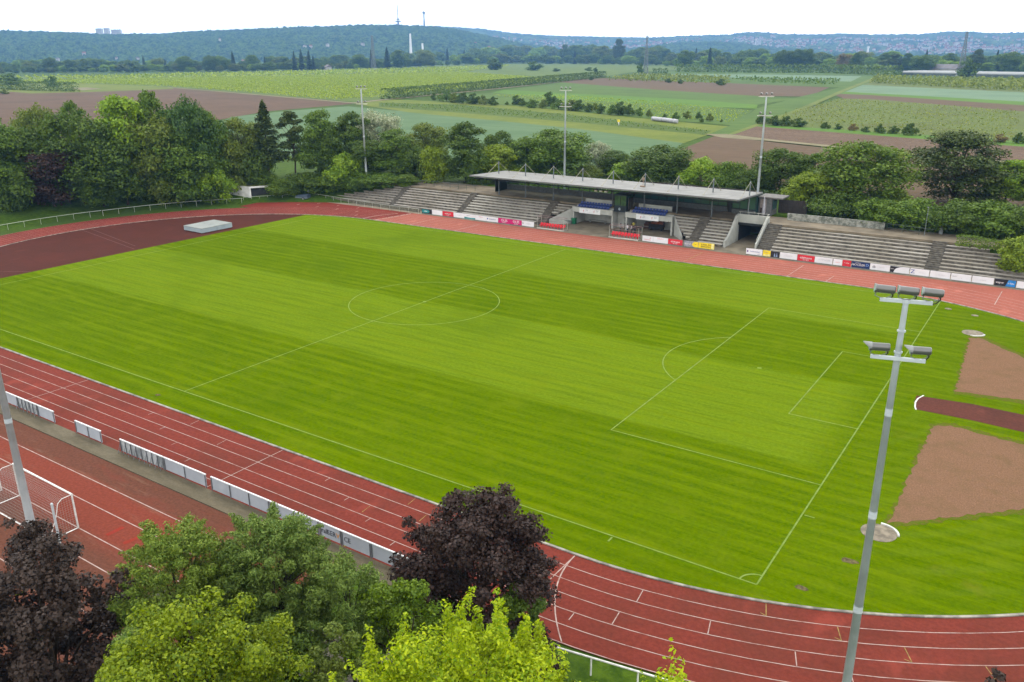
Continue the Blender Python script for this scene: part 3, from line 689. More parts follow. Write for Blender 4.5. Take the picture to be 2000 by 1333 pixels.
def railing(name, label, pts, h, step, m, group, z=None, r=.035, mid=False, closed=None, cat='railing'):
    """tubular rail on posts; pts in world, z from the third coordinate"""
    t = thing(name, label, cat, tuple(pts[0]), 0, group); o = Vector(pts[0]); P = [Vector(p)-o for p in pts]
    g = MB(); g.tube([p+Vector((0,0,h)) for p in P], r*1.15, 7); g.build('top_rail', m, t)
    if mid: g = MB(); g.tube([p+Vector((0,0,h*.5)) for p in P], r*.8, 6); g.build('middle_rail', m, t)
    acc = 0; nxt = 0; k = 0
    for a, b in zip(P, P[1:]):
        ln_ = (b-a).length; s_ = nxt-acc
        while s_ <= ln_+1e-6:
            q = a.lerp(b, s_/ln_); g = MB(); g.tube([q-Vector((0,0,.1)), q+Vector((0,0,h))], r, 6); g.build('post', m, t); nxt += step; s_ = nxt-acc
        acc += ln_
    return t
M_RAIL = simple('galvanised_rail', LV(176, 180, 168), .5, .2, .12, 1)
M_RAILG = simple('grey_green_rail', L(96, 112, 96), .6, .1, .1, 1)
railing('railing', 'grey green tube railing along the back of the right terrace beside the lamp post', [(*at_ln((1731,451),3.5),3.5), (*at_ln((1822,463),3.5),3.5)], 1.05, 2.3, M_RAILG, 'railings', mid=True)
railing('railing', 'grey green tube railing along the back of the left terrace below the trees', [(-99,88.6,3.5), (-84.5,88.9,3.5)], 1.05, 2.0, M_RAILG, 'railings', mid=True)
# front railing with low wall on the left part of the terrace, and round the left curve
railing('railing', 'pale railing in front of the left terrace, from the grey trailer to the first boards', [tuple(at(*q)) for q in ((552,391.5),(584,386),(620,389),(654,394.5),(746,409.5),(819,418.8))], 1.0, 2.4, M_RAIL, 'railings')
g = MB(); g.prism([(-119.5,82.3), (-116,81.1), (-91.6,80.0), (-91.6,80.15), (-116,81.25), (-119.5,82.45)], 0, .62); tag(g.build('low_wall', simple('beige_concrete', L(152,148,128), .9, var=.2)), 'low beige concrete wall behind the pale railing of the left terrace', 'wall')
def curve_pts(t0, t1, r0, r1, n): return [(TC[0]+(r0+(r1-r0)*k/n)*math.cos(R(t0+(t1-t0)*k/n)), TC[1]+(r0+(r1-r0)*k/n)*math.sin(R(t0+(t1-t0)*k/n)), 0) for k in range(n+1)]
railing('railing', 'white railing round the left track curve at the left picture edge, below the purple tree', curve_pts(206, 165.2, 47.9, 47.5, 14), 1.0, 2.9, M_RAIL, 'railings')
railing('railing', 'white railing round the left track curve, ending at the white bunker', curve_pts(165, 134, 47.3, 49.6, 12), 1.0, 2.9, M_RAIL, 'railings')
railing('railing', 'thick white handrail on grey posts between the lime green tree and the near track curve', [(*at(985,1232,1.0)[:2],0), (*at(1065,1258,1.0)[:2],0), (*at(1310,1331,1.0)[:2],0), (*at(1420,1362,1.0)[:2],0)], 1.0, 2.35, simple('white_rail_paint', (.62, .62, .58), .5), 'railings', r=.045)

# ================================================================== ADVERTISING BOARDS
BW, BH = .05, .86
M_FRAME = simple('board_frame', LV(140, 142, 140), .5, .2)
M_WB = simple('white_board', LV(222, 224, 226), .55, var=.035, scale=.6)
M_REDB = simple('red_board', LV(206, 46, 58), .5, var=.05); M_NAVY = simple('navy_board', LV(26, 48, 92), .5, var=.05)
M_YEL = simple('yellow_board', LV(236, 210, 40), .5, var=.05); M_MAG = simple('magenta_board', LV(196, 28, 106), .5, var=.05)
M_TEAL = simple('teal_stripe', LV(44, 140, 140), .5); M_BLK = simple('black_board', LV(36, 38, 44), .5); M_CYAN = simple('blue_stripe', LV(40, 130, 200), .5)
M_SLV = simple('silver_board', LV(150, 152, 160), .5); M_LYEL = simple('pale_yellow_stripe', LV(236, 230, 150), .5)
YB = 79.42
def far_board(p0, p1, m, label, deco):
    x0, x1 = xline(p0, YB, .5), xline(p1, YB, .5); x0 += .02; x1 -= .02; w = x1-x0
    t = thing('advertising_board', label, 'board', ((x0+x1)/2, YB, 0), 0, 'advertising boards along the far straight')
    g = MB(); g.box(-w/2, w/2, 0, .04, .14, .14+BH); g.build('panel', m, t)
    g = MB(); g.box(-w/2-.015, w/2+.015, .042, .09, .94, 1.02); g.box(-w/2+.1, -w/2+.16, .042, .3, 0, .12); g.box(-w/2-.015, w/2+.015, .042, .1, .06, .13)
    for s_ in (-w/2+.06, w/2-.06): g.box(s_-.03, s_+.03, .042, .1, 0, .94)
    g.build('frame', M_FRAME, t)
    for d in deco:
        k = d[0]
        if k == 't':                                        # text: (string, size, material, u, v, squeeze)
            text_part(d[1], d[2], d[3], t, (d[4]*w/2, -.012, .57+d[5]*BH/2), (1,0,0), (0,0,1), d[6] if len(d) > 6 else 1.)
        elif k == 'r':                                      # coloured field u0 u1 v0 v1
            g = MB(); g.box(d[2]*w/2+.01, d[3]*w/2-.01, -.006, -.001, .57+d[4]*BH/2+.01, .57+d[5]*BH/2-.01); g.build('colour_field', d[1], t)
        elif k == 'p':                                      # outline polygon in (u, v)
            pts = [(u*w/2, .57+v*BH/2) for u, v in d[2]]; n_ = len(pts)
            g = MB(); g.add([(x, -.007, z) for x, z in pts]+[(x, -.002, z) for x, z in pts], [tuple(range(n_)), tuple(range(2*n_-1, n_-1, -1))]+[(i, i+n_, (i+1) % n_+n_, (i+1) % n_) for i in range(n_)]); g.build('colour_field', d[1], t)
ARC = [(-.4,-1)]+[(-.4+.75*(1-math.cos(a*.196)), -1+1.9*math.sin(a*.196)) for a in range(1, 9)]+[(.98,.9),(.98,-1)]
FB = [
 (823.5,843.7,M_BLK,'dark board with teal wave, leftmost far board, beside the pale railing',[('p',M_TEAL,[(-.95,-.7),(.3,-.7),(.6,0),(.2,.75),(-.95,.6)]),('t','allianz',.3,M_TXW,-.2,0,1)]),
 (843.7,864,M_WB,'plain white board between the dark teal board and the red board on the left',[]),
 (864,885.7,M_REDB,'red board with white lettering, below the second stair of the left terrace',[('t','eismann',.42,M_TXW,0,.12,1),('t','sportlich',.2,M_TXW,0,-.5,1)]),
 (885.7,906.7,M_WB,'white board right of the left red board, with very faint lettering',[('t','reisen',.26,simple('faint_lettering',LV(206,208,212),.6),0,.1,1.2)]),
 (906.7,928.5,M_WB,'white board with a teal band along its bottom edge',[('p',M_TEAL,[(-.98,-.95),(.98,-.95),(.98,-.35),(.2,-.5),(-.98,-.25)]),('t','volksbank',.2,M_TXT,-.3,.4,1)]),
 (928.5,950,M_WB,'white board with a small pink word on top, left of the blue lettered board',[('t','Heim',.28,simple('pink_lettering',LV(226,150,146),.6),0,.5,1.4)]),
 (950,972.7,M_WB,'white board with a line of blue lettering beside the magenta boards',[('t','kreissparkasse',.25,M_TXB,.05,.1,.95),('r',M_TXB,-.9,-.72,-.2,.4)]),
 (972.7,996,M_MAG,'left one of the two magenta boards with large white letters',[('t','OLSS',.62,M_TXW,.05,.15,1),('t','ausbildung',.2,M_TXW,.05,-.65,1)]),
 (996,1019,M_MAG,'right one of the two magenta boards with large white letters',[('t','OLSS',.62,M_TXW,.05,.15,1),('t','ausbildung',.2,M_TXW,.05,-.65,1)]),
 (1019,1043,M_WB,'white board with a small blue mark, right beside the magenta boards',[('r',M_TXT,-.92,-.7,-.2,.3),('t','metallbau',.2,M_TXT,.1,0,1.2)]),
 (1254.5,1275.5,M_WB,'white board with a pale red emblem and red word, right of the right dugout',[('t','Rommels',.3,simple('pale_red_lettering',LV(220,110,120),.6),0,-.35,1),('t','o',.5,M_TXR,.5,.4,1)]),
 (1275.5,1304.7,M_WB,'wide white board with a pink word on top, left of the red board below steps',[('t','Heim',.32,simple('pink_lettering',LV(226,150,146),.6),0,.5,1.5)]),
 (1304.7,1333,M_REDB,'red board with white lettering between a white and a silver board below the steps',[('t','eismann',.46,M_TXW,0,.1,1),('t','sportlich',.22,M_TXW,0,-.55,1)]),
 (1336,1350.5,M_SLV,'small silver board with white lettering left of the yellow arrow board',[('t','dorer',.42,M_TXW,0,0,1)]),
 (1350.5,1364,M_SLV,'small silver board with a yellow arrow field pointing left',[('p',M_YEL,[(-.95,-.1),(-.3,.95),(.97,.95),(.97,-.95),(-.3,-.95)]),('t','~',.5,M_TXK,.2,.1,1)]),
 (1364,1395,M_YEL,'wide yellow board with black lettering in two lines near the tunnel',[('t','E-MAIL AN',.34,M_TXK,-.05,.35,.95),('t','BENNSTEG',.34,M_TXK,-.05,-.4,.95),('r',M_LYEL,.62,.98,-.96,.96)]),
 (1457,1489,M_WB,'white board with a violet mark and blue lettering, first right of the tunnel',[('r',simple('violet_mark',LV(120,70,150),.6),-.9,-.72,-.3,.4),('t','handwerkshaus',.25,M_TXB,.1,.1,.95),('t','gmbh',.16,M_TXT,.6,-.6,1)]),
 (1490,1505,M_YEL,'small pale yellow board with rounded end, between white and dark boards',[('t','ferber',.22,M_SLV,-.1,.4,1),('p',M_LYEL,[(-.9,-.9),(.9,-.9),(.9,-.2),(-.9,-.5)])]),
 (1505,1522.5,M_BLK,'dark board with pale blue figures, right of the small yellow board',[('p',simple('pale_blue_figure',LV(140,160,190),.6),[(-.3,-.8),(-.1,.6),(.1,-.8)]),('p',simple('pale_blue_figure',LV(140,160,190),.6),[(.2,-.8),(.4,.7),(.6,-.8)])]),
 (1523,1557,M_WB,'plain white board left of the large red board in front of the right terrace',[('t','elektro schmid',.2,simple('faint_lettering',LV(206,208,212),.6),0,.1,1)]),
 (1557,1591,M_REDB,'large red board with white lettering in front of the right terrace',[('t','eismann',.5,M_TXW,0,.12,1.05),('t','sportlich',.24,M_TXW,0,-.55,1)]),
 (1591,1626,M_WB,'white board with grey lettering, right of the large red board',[('t','V-FIT NOW',.32,simple('pale_grey_lettering',LV(186,190,196),.6),.1,.1,1)]),
 (1627,1645,M_WB,'narrow white board with pale pink lettering, left of the small red board',[('t','petra',.26,simple('pink_lettering',LV(226,150,146),.6),0,0,1)]),
 (1645,1662,M_REDB,'small red board with a tiny white mark beside the navy board',[('t','+ reha',.26,M_TXW,0,.1,1)]),
 (1663,1699,M_NAVY,'navy board with white capital letters',[('t','HOCKER',.42,M_TXW,-.25,-.05,1.05),('t','autohaus',.18,M_TXW,-.3,.6,1),('t','D',.5,simple('light_blue_lettering',LV(130,160,220),.6),.72,.1,1.2)]),
 (1699,1738,M_WB,'white board with a black bar shaped logo, right of the navy board',[('t','db',.5,M_TXK,-.6,0,.9),('t','dierolf bau',.16,simple('pale_grey_lettering',LV(186,190,196),.6),.2,.1,1)]),
 (1738,1776,M_WB,'board with a dark corner swept by a white arc',[('p',M_BLK,[(-.99,-.97),(-.99,.97),(.35,.97),(0,.85),(-.3,.5),(-.5,0),(-.62,-.97)]),('t','hofmann',.18,M_TXW,-.78,.1,.7)]),
 (1777,1815,M_WB,'white board with a big blue letter at its left end',[('t','Z',.72,M_TXB,-.72,0,1.15),('t','ziegler',.2,simple('faint_lettering',LV(206,208,212),.6),.2,0,1.2)]),
 (1816,1856,M_WB,'blank white board right of the board with the big blue letter',[('t','musikschule',.2,simple('faint_lettering',LV(206,208,212),.6),0,0,1.2)]),
 (1857,1897,M_WB,'white board with small grey lettering at its left end',[('t','sport',.24,M_TXT,-.65,.2,1),('t','v',.2,M_TXT,.05,-.2,1)]),
 (1898,1941,M_WB,'blank white board left of the black and blue board',[('t','remstal',.22,simple('faint_lettering',LV(206,208,212),.6),0,0,1.2)]),
 (1942,1984,M_BLK,'black and blue board with white lettering',[('p',M_CYAN,[(.05,-.96),(.3,.96),(.98,.96),(.98,-.96)]),('t','wagner',.34,M_TXW,-.5,0,.95),('t','a-bau',.34,M_TXW,.55,0,1)]),
 (1985,2022,M_WB,'white board at the right picture edge, right of the black and blue board',[]),
]
for fb_ in FB: far_board(*fb_)
# near boards seen from behind
M_BACK = simple('board_back', LV(168, 174, 182), .6, var=.05, scale=.8)
M_STRUT = simple('board_strut', LV(120, 124, 128), .5, .3)
n = NT('scuffed_board_back'); p = n.pos(); f = n.noise(p, 1.6, 6, stretch=(1, 1, .4), rough=.7); n.bsdf(n.mix(n.rng(f, .4, .62), LV(172,176,178), LV(118,124,126)), .7); M_SCUFF = n.m
YN = -10.18
def near_board(x0, x1, label, nst, scuff=False, words=None, h=1.0):
    t = thing('perimeter_board', label, 'board', ((x0+x1)/2, YN, .05), 0, 'perimeter boards beside the training court'); w = x1-x0
    g = MB(); g.box(-w/2, w/2, 0, .03, .06, h); g.build('panel', M_SCUFF if scuff else M_BACK, t)
    g = MB(); g.box(-w/2-.02, w/2+.02, -.04, .06, h+.003, h+.07); g.build('top_rail', simple('board_cap', LV(214,216,216), .5), t)
    k = max(2, nst+1)
    for i in range(k):
        x = -w/2+.04+(w-.08)*i/(k-1); g = MB(); g.box(x-.025, x+.025, -.06, -.003, 0, h); 
        if scuff: g.bar((x,-.06,h*.7),(x,-.32,.02), .03)
        g.build('post', M_STRUT, t)
    if words:
        for s_, u, m_ in words: text_part(s_, .5, m_, t, (u*w/2, -.02, .52), (1,0,0), (0,0,1), .95)
bx = lambda px, py: float(at(px, py, .5)[0])
near_board(-66.5, -61.2, 'white perimeter board behind the left floodlight mast, cut by the picture edge', 2)
near_board(-61.1, -58.0, 'scuffed white perimeter board with many struts, beside the left floodlight mast', 5, True)
near_board(-57.9, -55.4, 'short white perimeter board ending at the first gap right of the left mast', 1)
near_board(-52.2, -48.6, 'short white perimeter board standing alone between two gaps', 2)
near_board(-46.0, -40.6, 'long scuffed white perimeter board with a row of slanting struts', 8, True)
near_board(-40.5, -35.75, 'white perimeter board ending at a narrow slot by the yellow track mark', 2)
near_board(-35.15, -29.2, 'white perimeter board right of the narrow slot, running behind the feathery tree', 3)
near_board(-29.1, -24.6, 'white perimeter board mostly hidden by the feathery green tree', 2)
M_DGT = simple('dark_grey_lettering', LV(84,88,96), .6); M_ORT = simple('orange_lettering', LV(226,150,50), .6)
near_board(-24.5, -22.65, 'white perimeter board with black, grey and orange lettering, beside the feathery tree', 1, False, [('rall', -.56, M_TXK), ('SER', .1, M_DGT), ('V', .68, M_ORT)])
near_board(-22.6, -20.2, 'white perimeter board with two grey letters, second from the purple maple', 1, False, [('CE', -.62, M_DGT)])
near_board(-20.15, -16.6, 'white perimeter board passing behind the dark purple maple', 2)
# ================================================================== OTHER OBJECTS
M_MAST = simple('galvanised_mast', LV(184, 193, 196), .5, .0, .06, 1.5)
n = NT('lamp_housing'); n.bsdf((.12, .122, .116), .3, metal=.5, spec=.5); M_LAMP = n.m
n = NT('lamp_glass'); n.bsdf((.30, .42, .44), .08, spec=.9); M_LGL = n.m
M_BLACKM = simple('black_bracket', L(40, 42, 44), .5, .2)
def floodlight(parent, loc, yaw, lower, detail):
    """drum shaped lamp lying on its side: axis along local -X, glass face slanted at the -X end"""
    f = MB(); n_ = 18 if detail else 8; Ln, rr = .66, .165
    prof = [(.33, .10), (.335, .145), (.30, .165), (.0, .17), (-.24, .168), (-.26, .185), (-.31, .185)]
    f.tube([(x, 0, .36) for x, _ in prof], [q for _, q in prof], n_)
    o = f.build('floodlight', M_LAMP, parent, True, loc); o.rotation_euler = (0, R(3 if not lower else -1), yaw); o.scale = (1, .8, .82) if detail else (1, 1, 1)
    if detail:
        g = MB(); g.tube([(-.312,0,.36),(-.325,0,.36)], [.17,.16], 18); g.build('glass', M_LGL, o)
        g = MB(); vs = []; k = 9; ext = .22 if lower else .03
        for i in range(k):
            a = R(200)*(i/(k-1))-R(10); y, z = .19*math.cos(a), .36+.19*math.sin(a)
            vs += [(-.24 if lower else -.27, y, z), (-.31-ext*max(0, math.sin(a)), y*1.02, z+.02*math.sin(a)), (-.31-ext*max(0, math.sin(a)), y*.98, z-.012), (-.24 if lower else -.27, y*.96, .36+(z-.36)*.94)]
        fs = []
        for i in range(k-1):
            b = i*4; fs += [(b,b+4,b+5,b+1), (b+1,b+5,b+6,b+2), (b+2,b+6,b+7,b+3), (b+3,b+7,b+4,b)]
        g.add(vs, fs); g.build('visor', simple('visor_metal', (.20,.21,.205), .4, .2), o)
        g = MB(); g.tube([(.29,.1,.22),(.31,.12,.06),(.20,.10,-.10),(.02,.02,-.16),(-.1,0,-.1)], .022, 7); g.build('cable', M_BLACKM, o)
        g = MB(); g.tube([(-.24,0,.20),(-.27,0,.06),(-.12,0,-.01),(.02,0,-.02)], .018, 6); g.tube([(.24,0,.2),(.23,0,.08),(.1,0,.0)], .018, 6); g.build('bracket', M_STEEL, o)
    return o
def light_mast(label, base, H, dirb, aim, detail, r0, r1, cols=None):
    t = thing('floodlight_mast', label, 'floodlight mast', tuple(base), 0, 'floodlight masts')
    n_ = 24 if detail else 10; cols = cols or ((.40, .66) if detail else (.5,))
    zs = [0]+[H*c for c in cols]+[H]
    g = MB()
    pts = []; rad = []
    for i in range(len(zs)-1):
        ra = r0+(r1-r0)*zs[i]/H; rb = r0+(r1-r0)*zs[i+1]/H
        pts += [(0,0,zs[i]+.001), (0,0,zs[i+1]-.001)]; rad += [ra, rb*1.0]
    g.tube(pts, [r*(1.06 if k % 2 == 0 and k else 1.) for k, r in enumerate(rad)], n_, cap=False); g.build('pole', M_MAST, t, True)
    for c in cols:
        rc = r0+(r1-r0)*c; g = MB(); g.tube([(0,0,H*c-.18),(0,0,H*c+.1)], rc*1.1, n_); g.build('collar', M_MAST, t)
    g = MB(); g.tube([(0,0,0),(0,0,.06)], r0*1.9, 12); g.build('base_plate', M_STEEL, t)
    D = Vector((dirb[0], dirb[1], 0)).normalized(); 
    spec = ((H-.05, 1.62, (-.72, .0, .74), False), (H-2.05, 1.72, (-.62, .66), True)) if detail else ((H, 2.3, (-.8, 0, .8), False), (H-2.9, 2.3, (-.75, .75), True))
    for z, ln_, lamps, low in spec:
        g = MB(); off = Vector((0,0,0)) if not low else Vector((D.y, -D.x, 0))*(r1+.06)
        g.bar(Vector((0,0,z))-D*ln_/2+off, Vector((0,0,z))+D*ln_/2+off, .11, .12); g.build('crossarm', M_PALE if not detail else M_MAST, t)
        for u in lamps: floodlight(t, Vector((0,0,z+.07))+D*u+off, aim, low, detail)
    if detail:
        for z in (H-1.12, H-1.88): g = MB(); g.tube([(0,0,z),(0,0,z+.05)], r1*1.55, 16); g.build('clamp', M_MAST, t)
        g = MB(); g.tube([(0,0,H-.12),(0,0,H+.01)], r1*1.35, 16); g.build('cap', M_MAST, t)
    return t
bdir = (.966, .258)
light_mast('nearest grey floodlight mast with five big drum lamps, beside the right track curve', at(1770,586,20.9)*np.array([1,1,0]), 20.9, bdir, R(18), True,   .20, .09, [height(at(1770,586,20.9)*np.array([1,1,0]), y_)/20.9 for y_ in (1187, 1003, 803)])
light_mast('grey floodlight mast beside the training goal, its lamps out of the picture', (-39.05, -20.45, 0), 20.9, (.966,-.1), R(170), True, .26, .095)
light_mast('grey floodlight mast left of the terraces, beside the whitish flowering tree', at(705,174,22)*np.array([1,1,0])+np.array([0,0,PLAIN]), 22-PLAIN, (.86,.5), R(-60), False, .24, .13)
light_mast('grey floodlight mast rising from the trees behind the grandstand roof', at(1105,177,22)*np.array([1,1,0])+np.array([0,0,PLAIN]), 22-PLAIN, (.86,.5), R(-60), False, .22, .12)
light_mast('grey floodlight mast behind the right end of the grandstand roof', at(1497,189,22)*np.array([1,1,0])+np.array([0,0,PLAIN]), 22-PLAIN, (.86,.4), R(-80), False, .22, .12)
# dugout benches
def dugout(x0, x1, label):
    t = thing('dugout', label, 'dugout', (x0, 79.6, 0), 0, 'red dugout benches'); w = x1-x0
    g = MB(); g.box(0,w,-.45,1.0,.0,.16); g.box(0,w,-.5,-.452,.02,.22); g.build('base', M_STEP, t)
    g = MB(); g.box(0.02,w-.02,-.56,-.505,.1,.24); g.build('front_board', M_PALE, t)
    for k in range(int(w/.56)): link('seat', SEAT_R, t, (.35+k*.56, .35, .18))
    for x in (.05, w-.05):
        for y in (-.35, .9): g = MB(); g.tube([(x,y,.1),(x,y,2.1 if x > 1 or True else 1)], .03, 6); g.build('post', M_RAIL, t)
    g = MB()
    for z in (1.25, 2.1): g.tube([(.05,-.35,z),(.05,.9,z),(w-.05,.9,z),(w-.05,-.35,z)], .028, 6)
    g.tube([(.05,-.35,2.1),(w-.05,-.35,2.1)], .028, 6); g.build('rail', simple('pale_red_rail', L(206,170,168), .5), t)
dugout(xline(1049,79.2,.2), xline(1101,79.2,.2), 'bench of red seats on a low base, left dugout beside the magenta boards')
dugout(xline(1189,79.2,.2), xline(1247,79.2,.2), 'bench of red seats on a low base, right dugout with people standing behind it')
# high jump mat
t = thing('high_jump_mat', 'large pale grey high jump mat on the dark red area', 'mat', tuple(at(395,457)))
A = np.array(at(358,450)); B = np.array(at(395,457)); Cc = np.array(at(454,445)); ex = (B-A)/np.linalg.norm(B-A); ey = Cc-B; ly = np.linalg.norm(ey); ey = ey/ly; wd = np.linalg.norm(B-A)*.95
M_MAT = simple('mat_cover', L(186,194,188), .7, var=.06, scale=.6); M_MATS = simple('mat_side_cover', LV(150,164,168), .7, var=.06, scale=.6)
for i, (q0, q1) in enumerate(((0, .5), (.5, 1))):
    g = MB(); o0 = ey*ly*(q0+.005*(i)); o1 = ey*ly*(q1-.006*(1-i))
    P4 = [o0-ex*wd, o0, o1, o1-ex*wd]; g.prism(P4, .1, .78+.02*i); g.build('mat_block', M_MATS, t)
    g = MB(); P5 = [o0-ex*(wd+.03)-ey*.03*(1-i), o0+ex*.03-ey*.03*(1-i), o1+ex*.03+ey*.03*i, o1-ex*(wd+.03)+ey*.03*i]; g.prism(P5, .783+.02*i, .85+.02*i); g.build('mat_cover', M_MAT, t)
g = MB(); g.prism([-ex*(wd-.1)+ey*.1, -ex*.1+ey*.1, ey*(ly-.1)-ex*.1, ey*(ly-.1)-ex*(wd-.1)], 0, .1); g.build('pallet', M_CONCD, t)
# trailer
t = thing('trailer', 'small blue grey box trailer parked in the corner of the track by the railing', 'trailer', tuple(at(592,391)), R(16))
M_TRL = simple('blue_grey_tarp', L(104,122,140), .6, var=.1)
g = MB(); g.prism([(-1.5,-.7),(1.5,-.7),(1.5,.7),(-1.5,.7)], .45, .62); g.build('chassis', M_STEEL, t)
g = MB(); g.add([(-1.45,-.65,.62),(1.45,-.65,.62),(1.45,.65,.62),(-1.45,.65,.62),(-1.45,-.65,.85),(1.45,-.65,1.15),(1.45,.65,1.15),(-1.45,.65,.85),(-1.4,0,.98),(1.4,0,1.35)],
  [(0,3,2,1),(0,1,5,4),(2,3,7,6),(1,2,6,9,5),(3,0,4,8,7),(4,5,9,8),(6,7,8,9)]); g.build('tarp_cover', M_TRL, t)
for y in (-.78, .78):
    g = MB(); g.tube([(.5,y-.08,.32),(.5,y+.08,.32)], .32, 16); w_ = g.build('wheel', simple('tyre', (.02,.02,.02), .8), t)
    g = MB(); g.tube([(.5,y-.09,.32),(.5,y+.09,.32)], .15, 12); g.build('rim', M_PALE, w_)
g = MB(); g.bar((-1.5,0,.5),(-2.9,0,.45),.08); g.bar((1.2,.3,1.2),(1.2,.3,2.0),.06); g.box(1.0,1.4,.1,.5,1.7,2.1); g.build('drawbar', M_STEEL, t)
# bunker at the left corner
t = thing('bunker', 'white walled bunker with a dark opening and grass roof beside the left bank', 'bunker', tuple(at(490,392)))
P0 = np.array(at(490,392)); P1 = np.array(at(536,389)); e1 = (P1-P0)/np.linalg.norm(P1-P0); wl = float(np.linalg.norm(P1-P0)); e2 = np.array([-e1[1], e1[0], 0])
t.rotation_euler = (0,0,math.atan2(e1[1], e1[0]))
M_WHW = simple('white_wall', LV(214,214,210), .8, var=.1, scale=1.)
g = MB(); g.box(-.1,.2,0,.3,0,2.5); g.box(wl-.25,wl+.05,0,.3,0,2.5); g.box(-.1,wl+.05,0,.3,2.503,2.85); g.box(.2,wl-.25,5.5,5.8,0,2.5); g.build('front_frame', M_WHW, t)
g = MB(); g.add([(-.12,0,0),(-.12,0,2.85),(-7.5,5.6,3.2),(-7.5,5.6,0),(-.12,.3,0),(-.12,.3,2.85),(-7.35,5.9,3.2),(-7.35,5.9,0)], [(0,1,2,3),(7,6,5,4),(0,4,5,1),(1,5,6,2),(2,6,7,3),(3,7,4,0)]); g.build('wing_wall', M_WHW, t)
g = MB(); g.add([(-.1,.1,2.86),(wl+.05,.1,2.86),(wl+.3,7,3.3),(-7.4,5.8,3.22),(-3.7,3,3.05)], [(0,1,2,3,4)]); g.add([(wl+.05,.1,2.86),(wl+.05,.1,-.1),(wl+.3,7,3.0),(wl+.3,7,3.3)], [(0,1,2,3)]); g.build('grass_roof', simple('dry_grass', L(118,122,44), .95, var=.25, scale=1.5), t)
g = MB(); g.box(.2,wl-.25,.55,.6,0.05,2.3); g.build('opening_shade', simple('opening_shade_grey', L(58,62,62), .7, var=.2, scale=.8), t)  # dark sheet painted as the shade inside the bunker's open front
railing('railing', 'low white railing in front of the white bunker', [tuple(np.array(P0)-e2*.9-e1*1.5), tuple(np.array(P1)-e2*.9)], .9, 1.6, M_RAIL, 'railings')
# training goal, net and post
M_GOAL = simple('white_goal_tube', LV(222,222,216), .45)
t = thing('football_goal', 'white portable football goal with net on the training court, left floodlight mast before it', 'goal', (-45.8,-17.95,0))
g = MB(); g.tube([(0,0,0),(0,0,2.44),(7.44,-.1,2.44),(7.44,-.1,0)], .06, 10); g.build('goal_frame', M_GOAL, t)
g = MB()
for x in (0, 7.44):
    g.tube([(x,-.05,0),(x,-1.95,0)], .045, 8); g.tube([(x,-.05,2.42),(x,-.75,2.42),(x,-1.05,2.2),(x,-1.25,1.5),(x,-1.95,.02)], .025, 8)
g.tube([(0,-1.95,0),(7.44,-1.95,0)], .045, 8); g.build('ground_frame', M_GOAL, t)
nm = NT('net_cord'); nm.bsdf(L(196,196,192), .9)
g = MB()
prof = [(0,2.42),(-.75,2.40),(-1.05,2.18),(-1.25,1.5),(-1.6,.75),(-1.95,.05)]
def pl(u):
    u *= len(prof)-1; i = min(int(u), len(prof)-2); f = u-i; return (prof[i][0]+(prof[i+1][0]-prof[i][0])*f, prof[i][1]+(prof[i+1][1]-prof[i][1])*f)
for k in range(50):
    x = 7.44*k/49; pts = [(x, *pl(u/6)) for u in range(7)]; g.tube(pts, .006, 3, cap=False)
for k in range(24):
    y, z = pl(k/23); sag = .05; g.tube([(7.44*j/8, y+sag*math.sin(math.pi*j/8), z) for j in range(9)], .006, 3, cap=False)
for x in (0, 7.44):
    for k in range(1, 16):
        zz = 2.42*k/16; ys = [pl(u/40) for u in range(41)]; ymin = min(q[0] for q in ys if q[1] >= zz-.05); g.tube([(x,0,zz),(x,ymin,zz)], .006, 3, cap=False)
    for k in range(1, 12):
        yy_ = -1.95*k/12; zt = max(q[1] for q in [pl(u/60) for u in range(61)] if q[0] <= yy_+.02); g.tube([(x,yy_,0),(x,yy_,zt)], .006, 3, cap=False)
g.build('net', nm.m, t)
t = thing('handball_goal', 'smaller white goal frame at the left picture edge behind the big goal', 'goal', (-49.6,-18.2,0))
g = MB(); g.tube([(-3,0,0),(-3,0,2.0),(2.0,-.1,2.0),(2.0,-.1,0)], .05, 8); g.tube([(2,-.1,0),(2,-1.3,0),(-3,-1.2,0)], .04, 8); g.tube([(2,-.1,2),(2,-.8,1.9),(2,-1.3,0)], .025, 8); g.build('goal_frame', M_GOAL, t)
t = thing('net_post', 'short grey metal net post right of the left floodlight mast', 'post', (-36.75,-20.05,0))
g = MB(); g.tube([(0,0,0),(0,0,3.2)], .07, 10); g.tube([(0,0,3.2),(0,0,3.28)], [.09,.06], 10); g.build('tube', M_MAST, t); g = MB(); g.box(-.12,.12,-.12,.12,0,.03); g.build('foot', M_STEEL, t)
# small things round the stand
t = thing('waste_bin', 'green wheeled waste bin at the left box of the grandstand', 'bin', tuple(at(1121,438)))
M_GRN = simple('green_plastic', LV(18,104,66), .5)
g = MB(); g.prism([(-.35,-.35),(.35,-.35),(.35,.35),(-.35,.35)], .08, 1.0); g.build('body', M_GRN, t); g = MB(); g.box(-.4,.4,-.4,.4,1.0,1.1); g.build('lid', M_GRN, t)
g = MB(); g.tube([(-.35,.3,.12),(-.25,.3,.12)], .12, 10); g.tube([(.25,.3,.12),(.35,.3,.12)], .12, 10); g.build('wheel', M_BLACKM, t)
t = thing('table', 'low grey table frame lying against the left wing wall beside the green bin', 'table', tuple(at(1108,438)))
g = MB(); g.box(-.9,.9,-.2,.2,.6,.66); g.build('tabletop', M_STEEL, t)
for x in (-.8,.8): g = MB(); g.box(x-.03,x+.03,-.18,.18,0,.6); g.build('leg', M_STEEL, t)
t = thing('litter_bin', 'small white grey litter bin on the walkway right of the lamp post', 'bin', tuple(at(1837,457.5,3.5)))
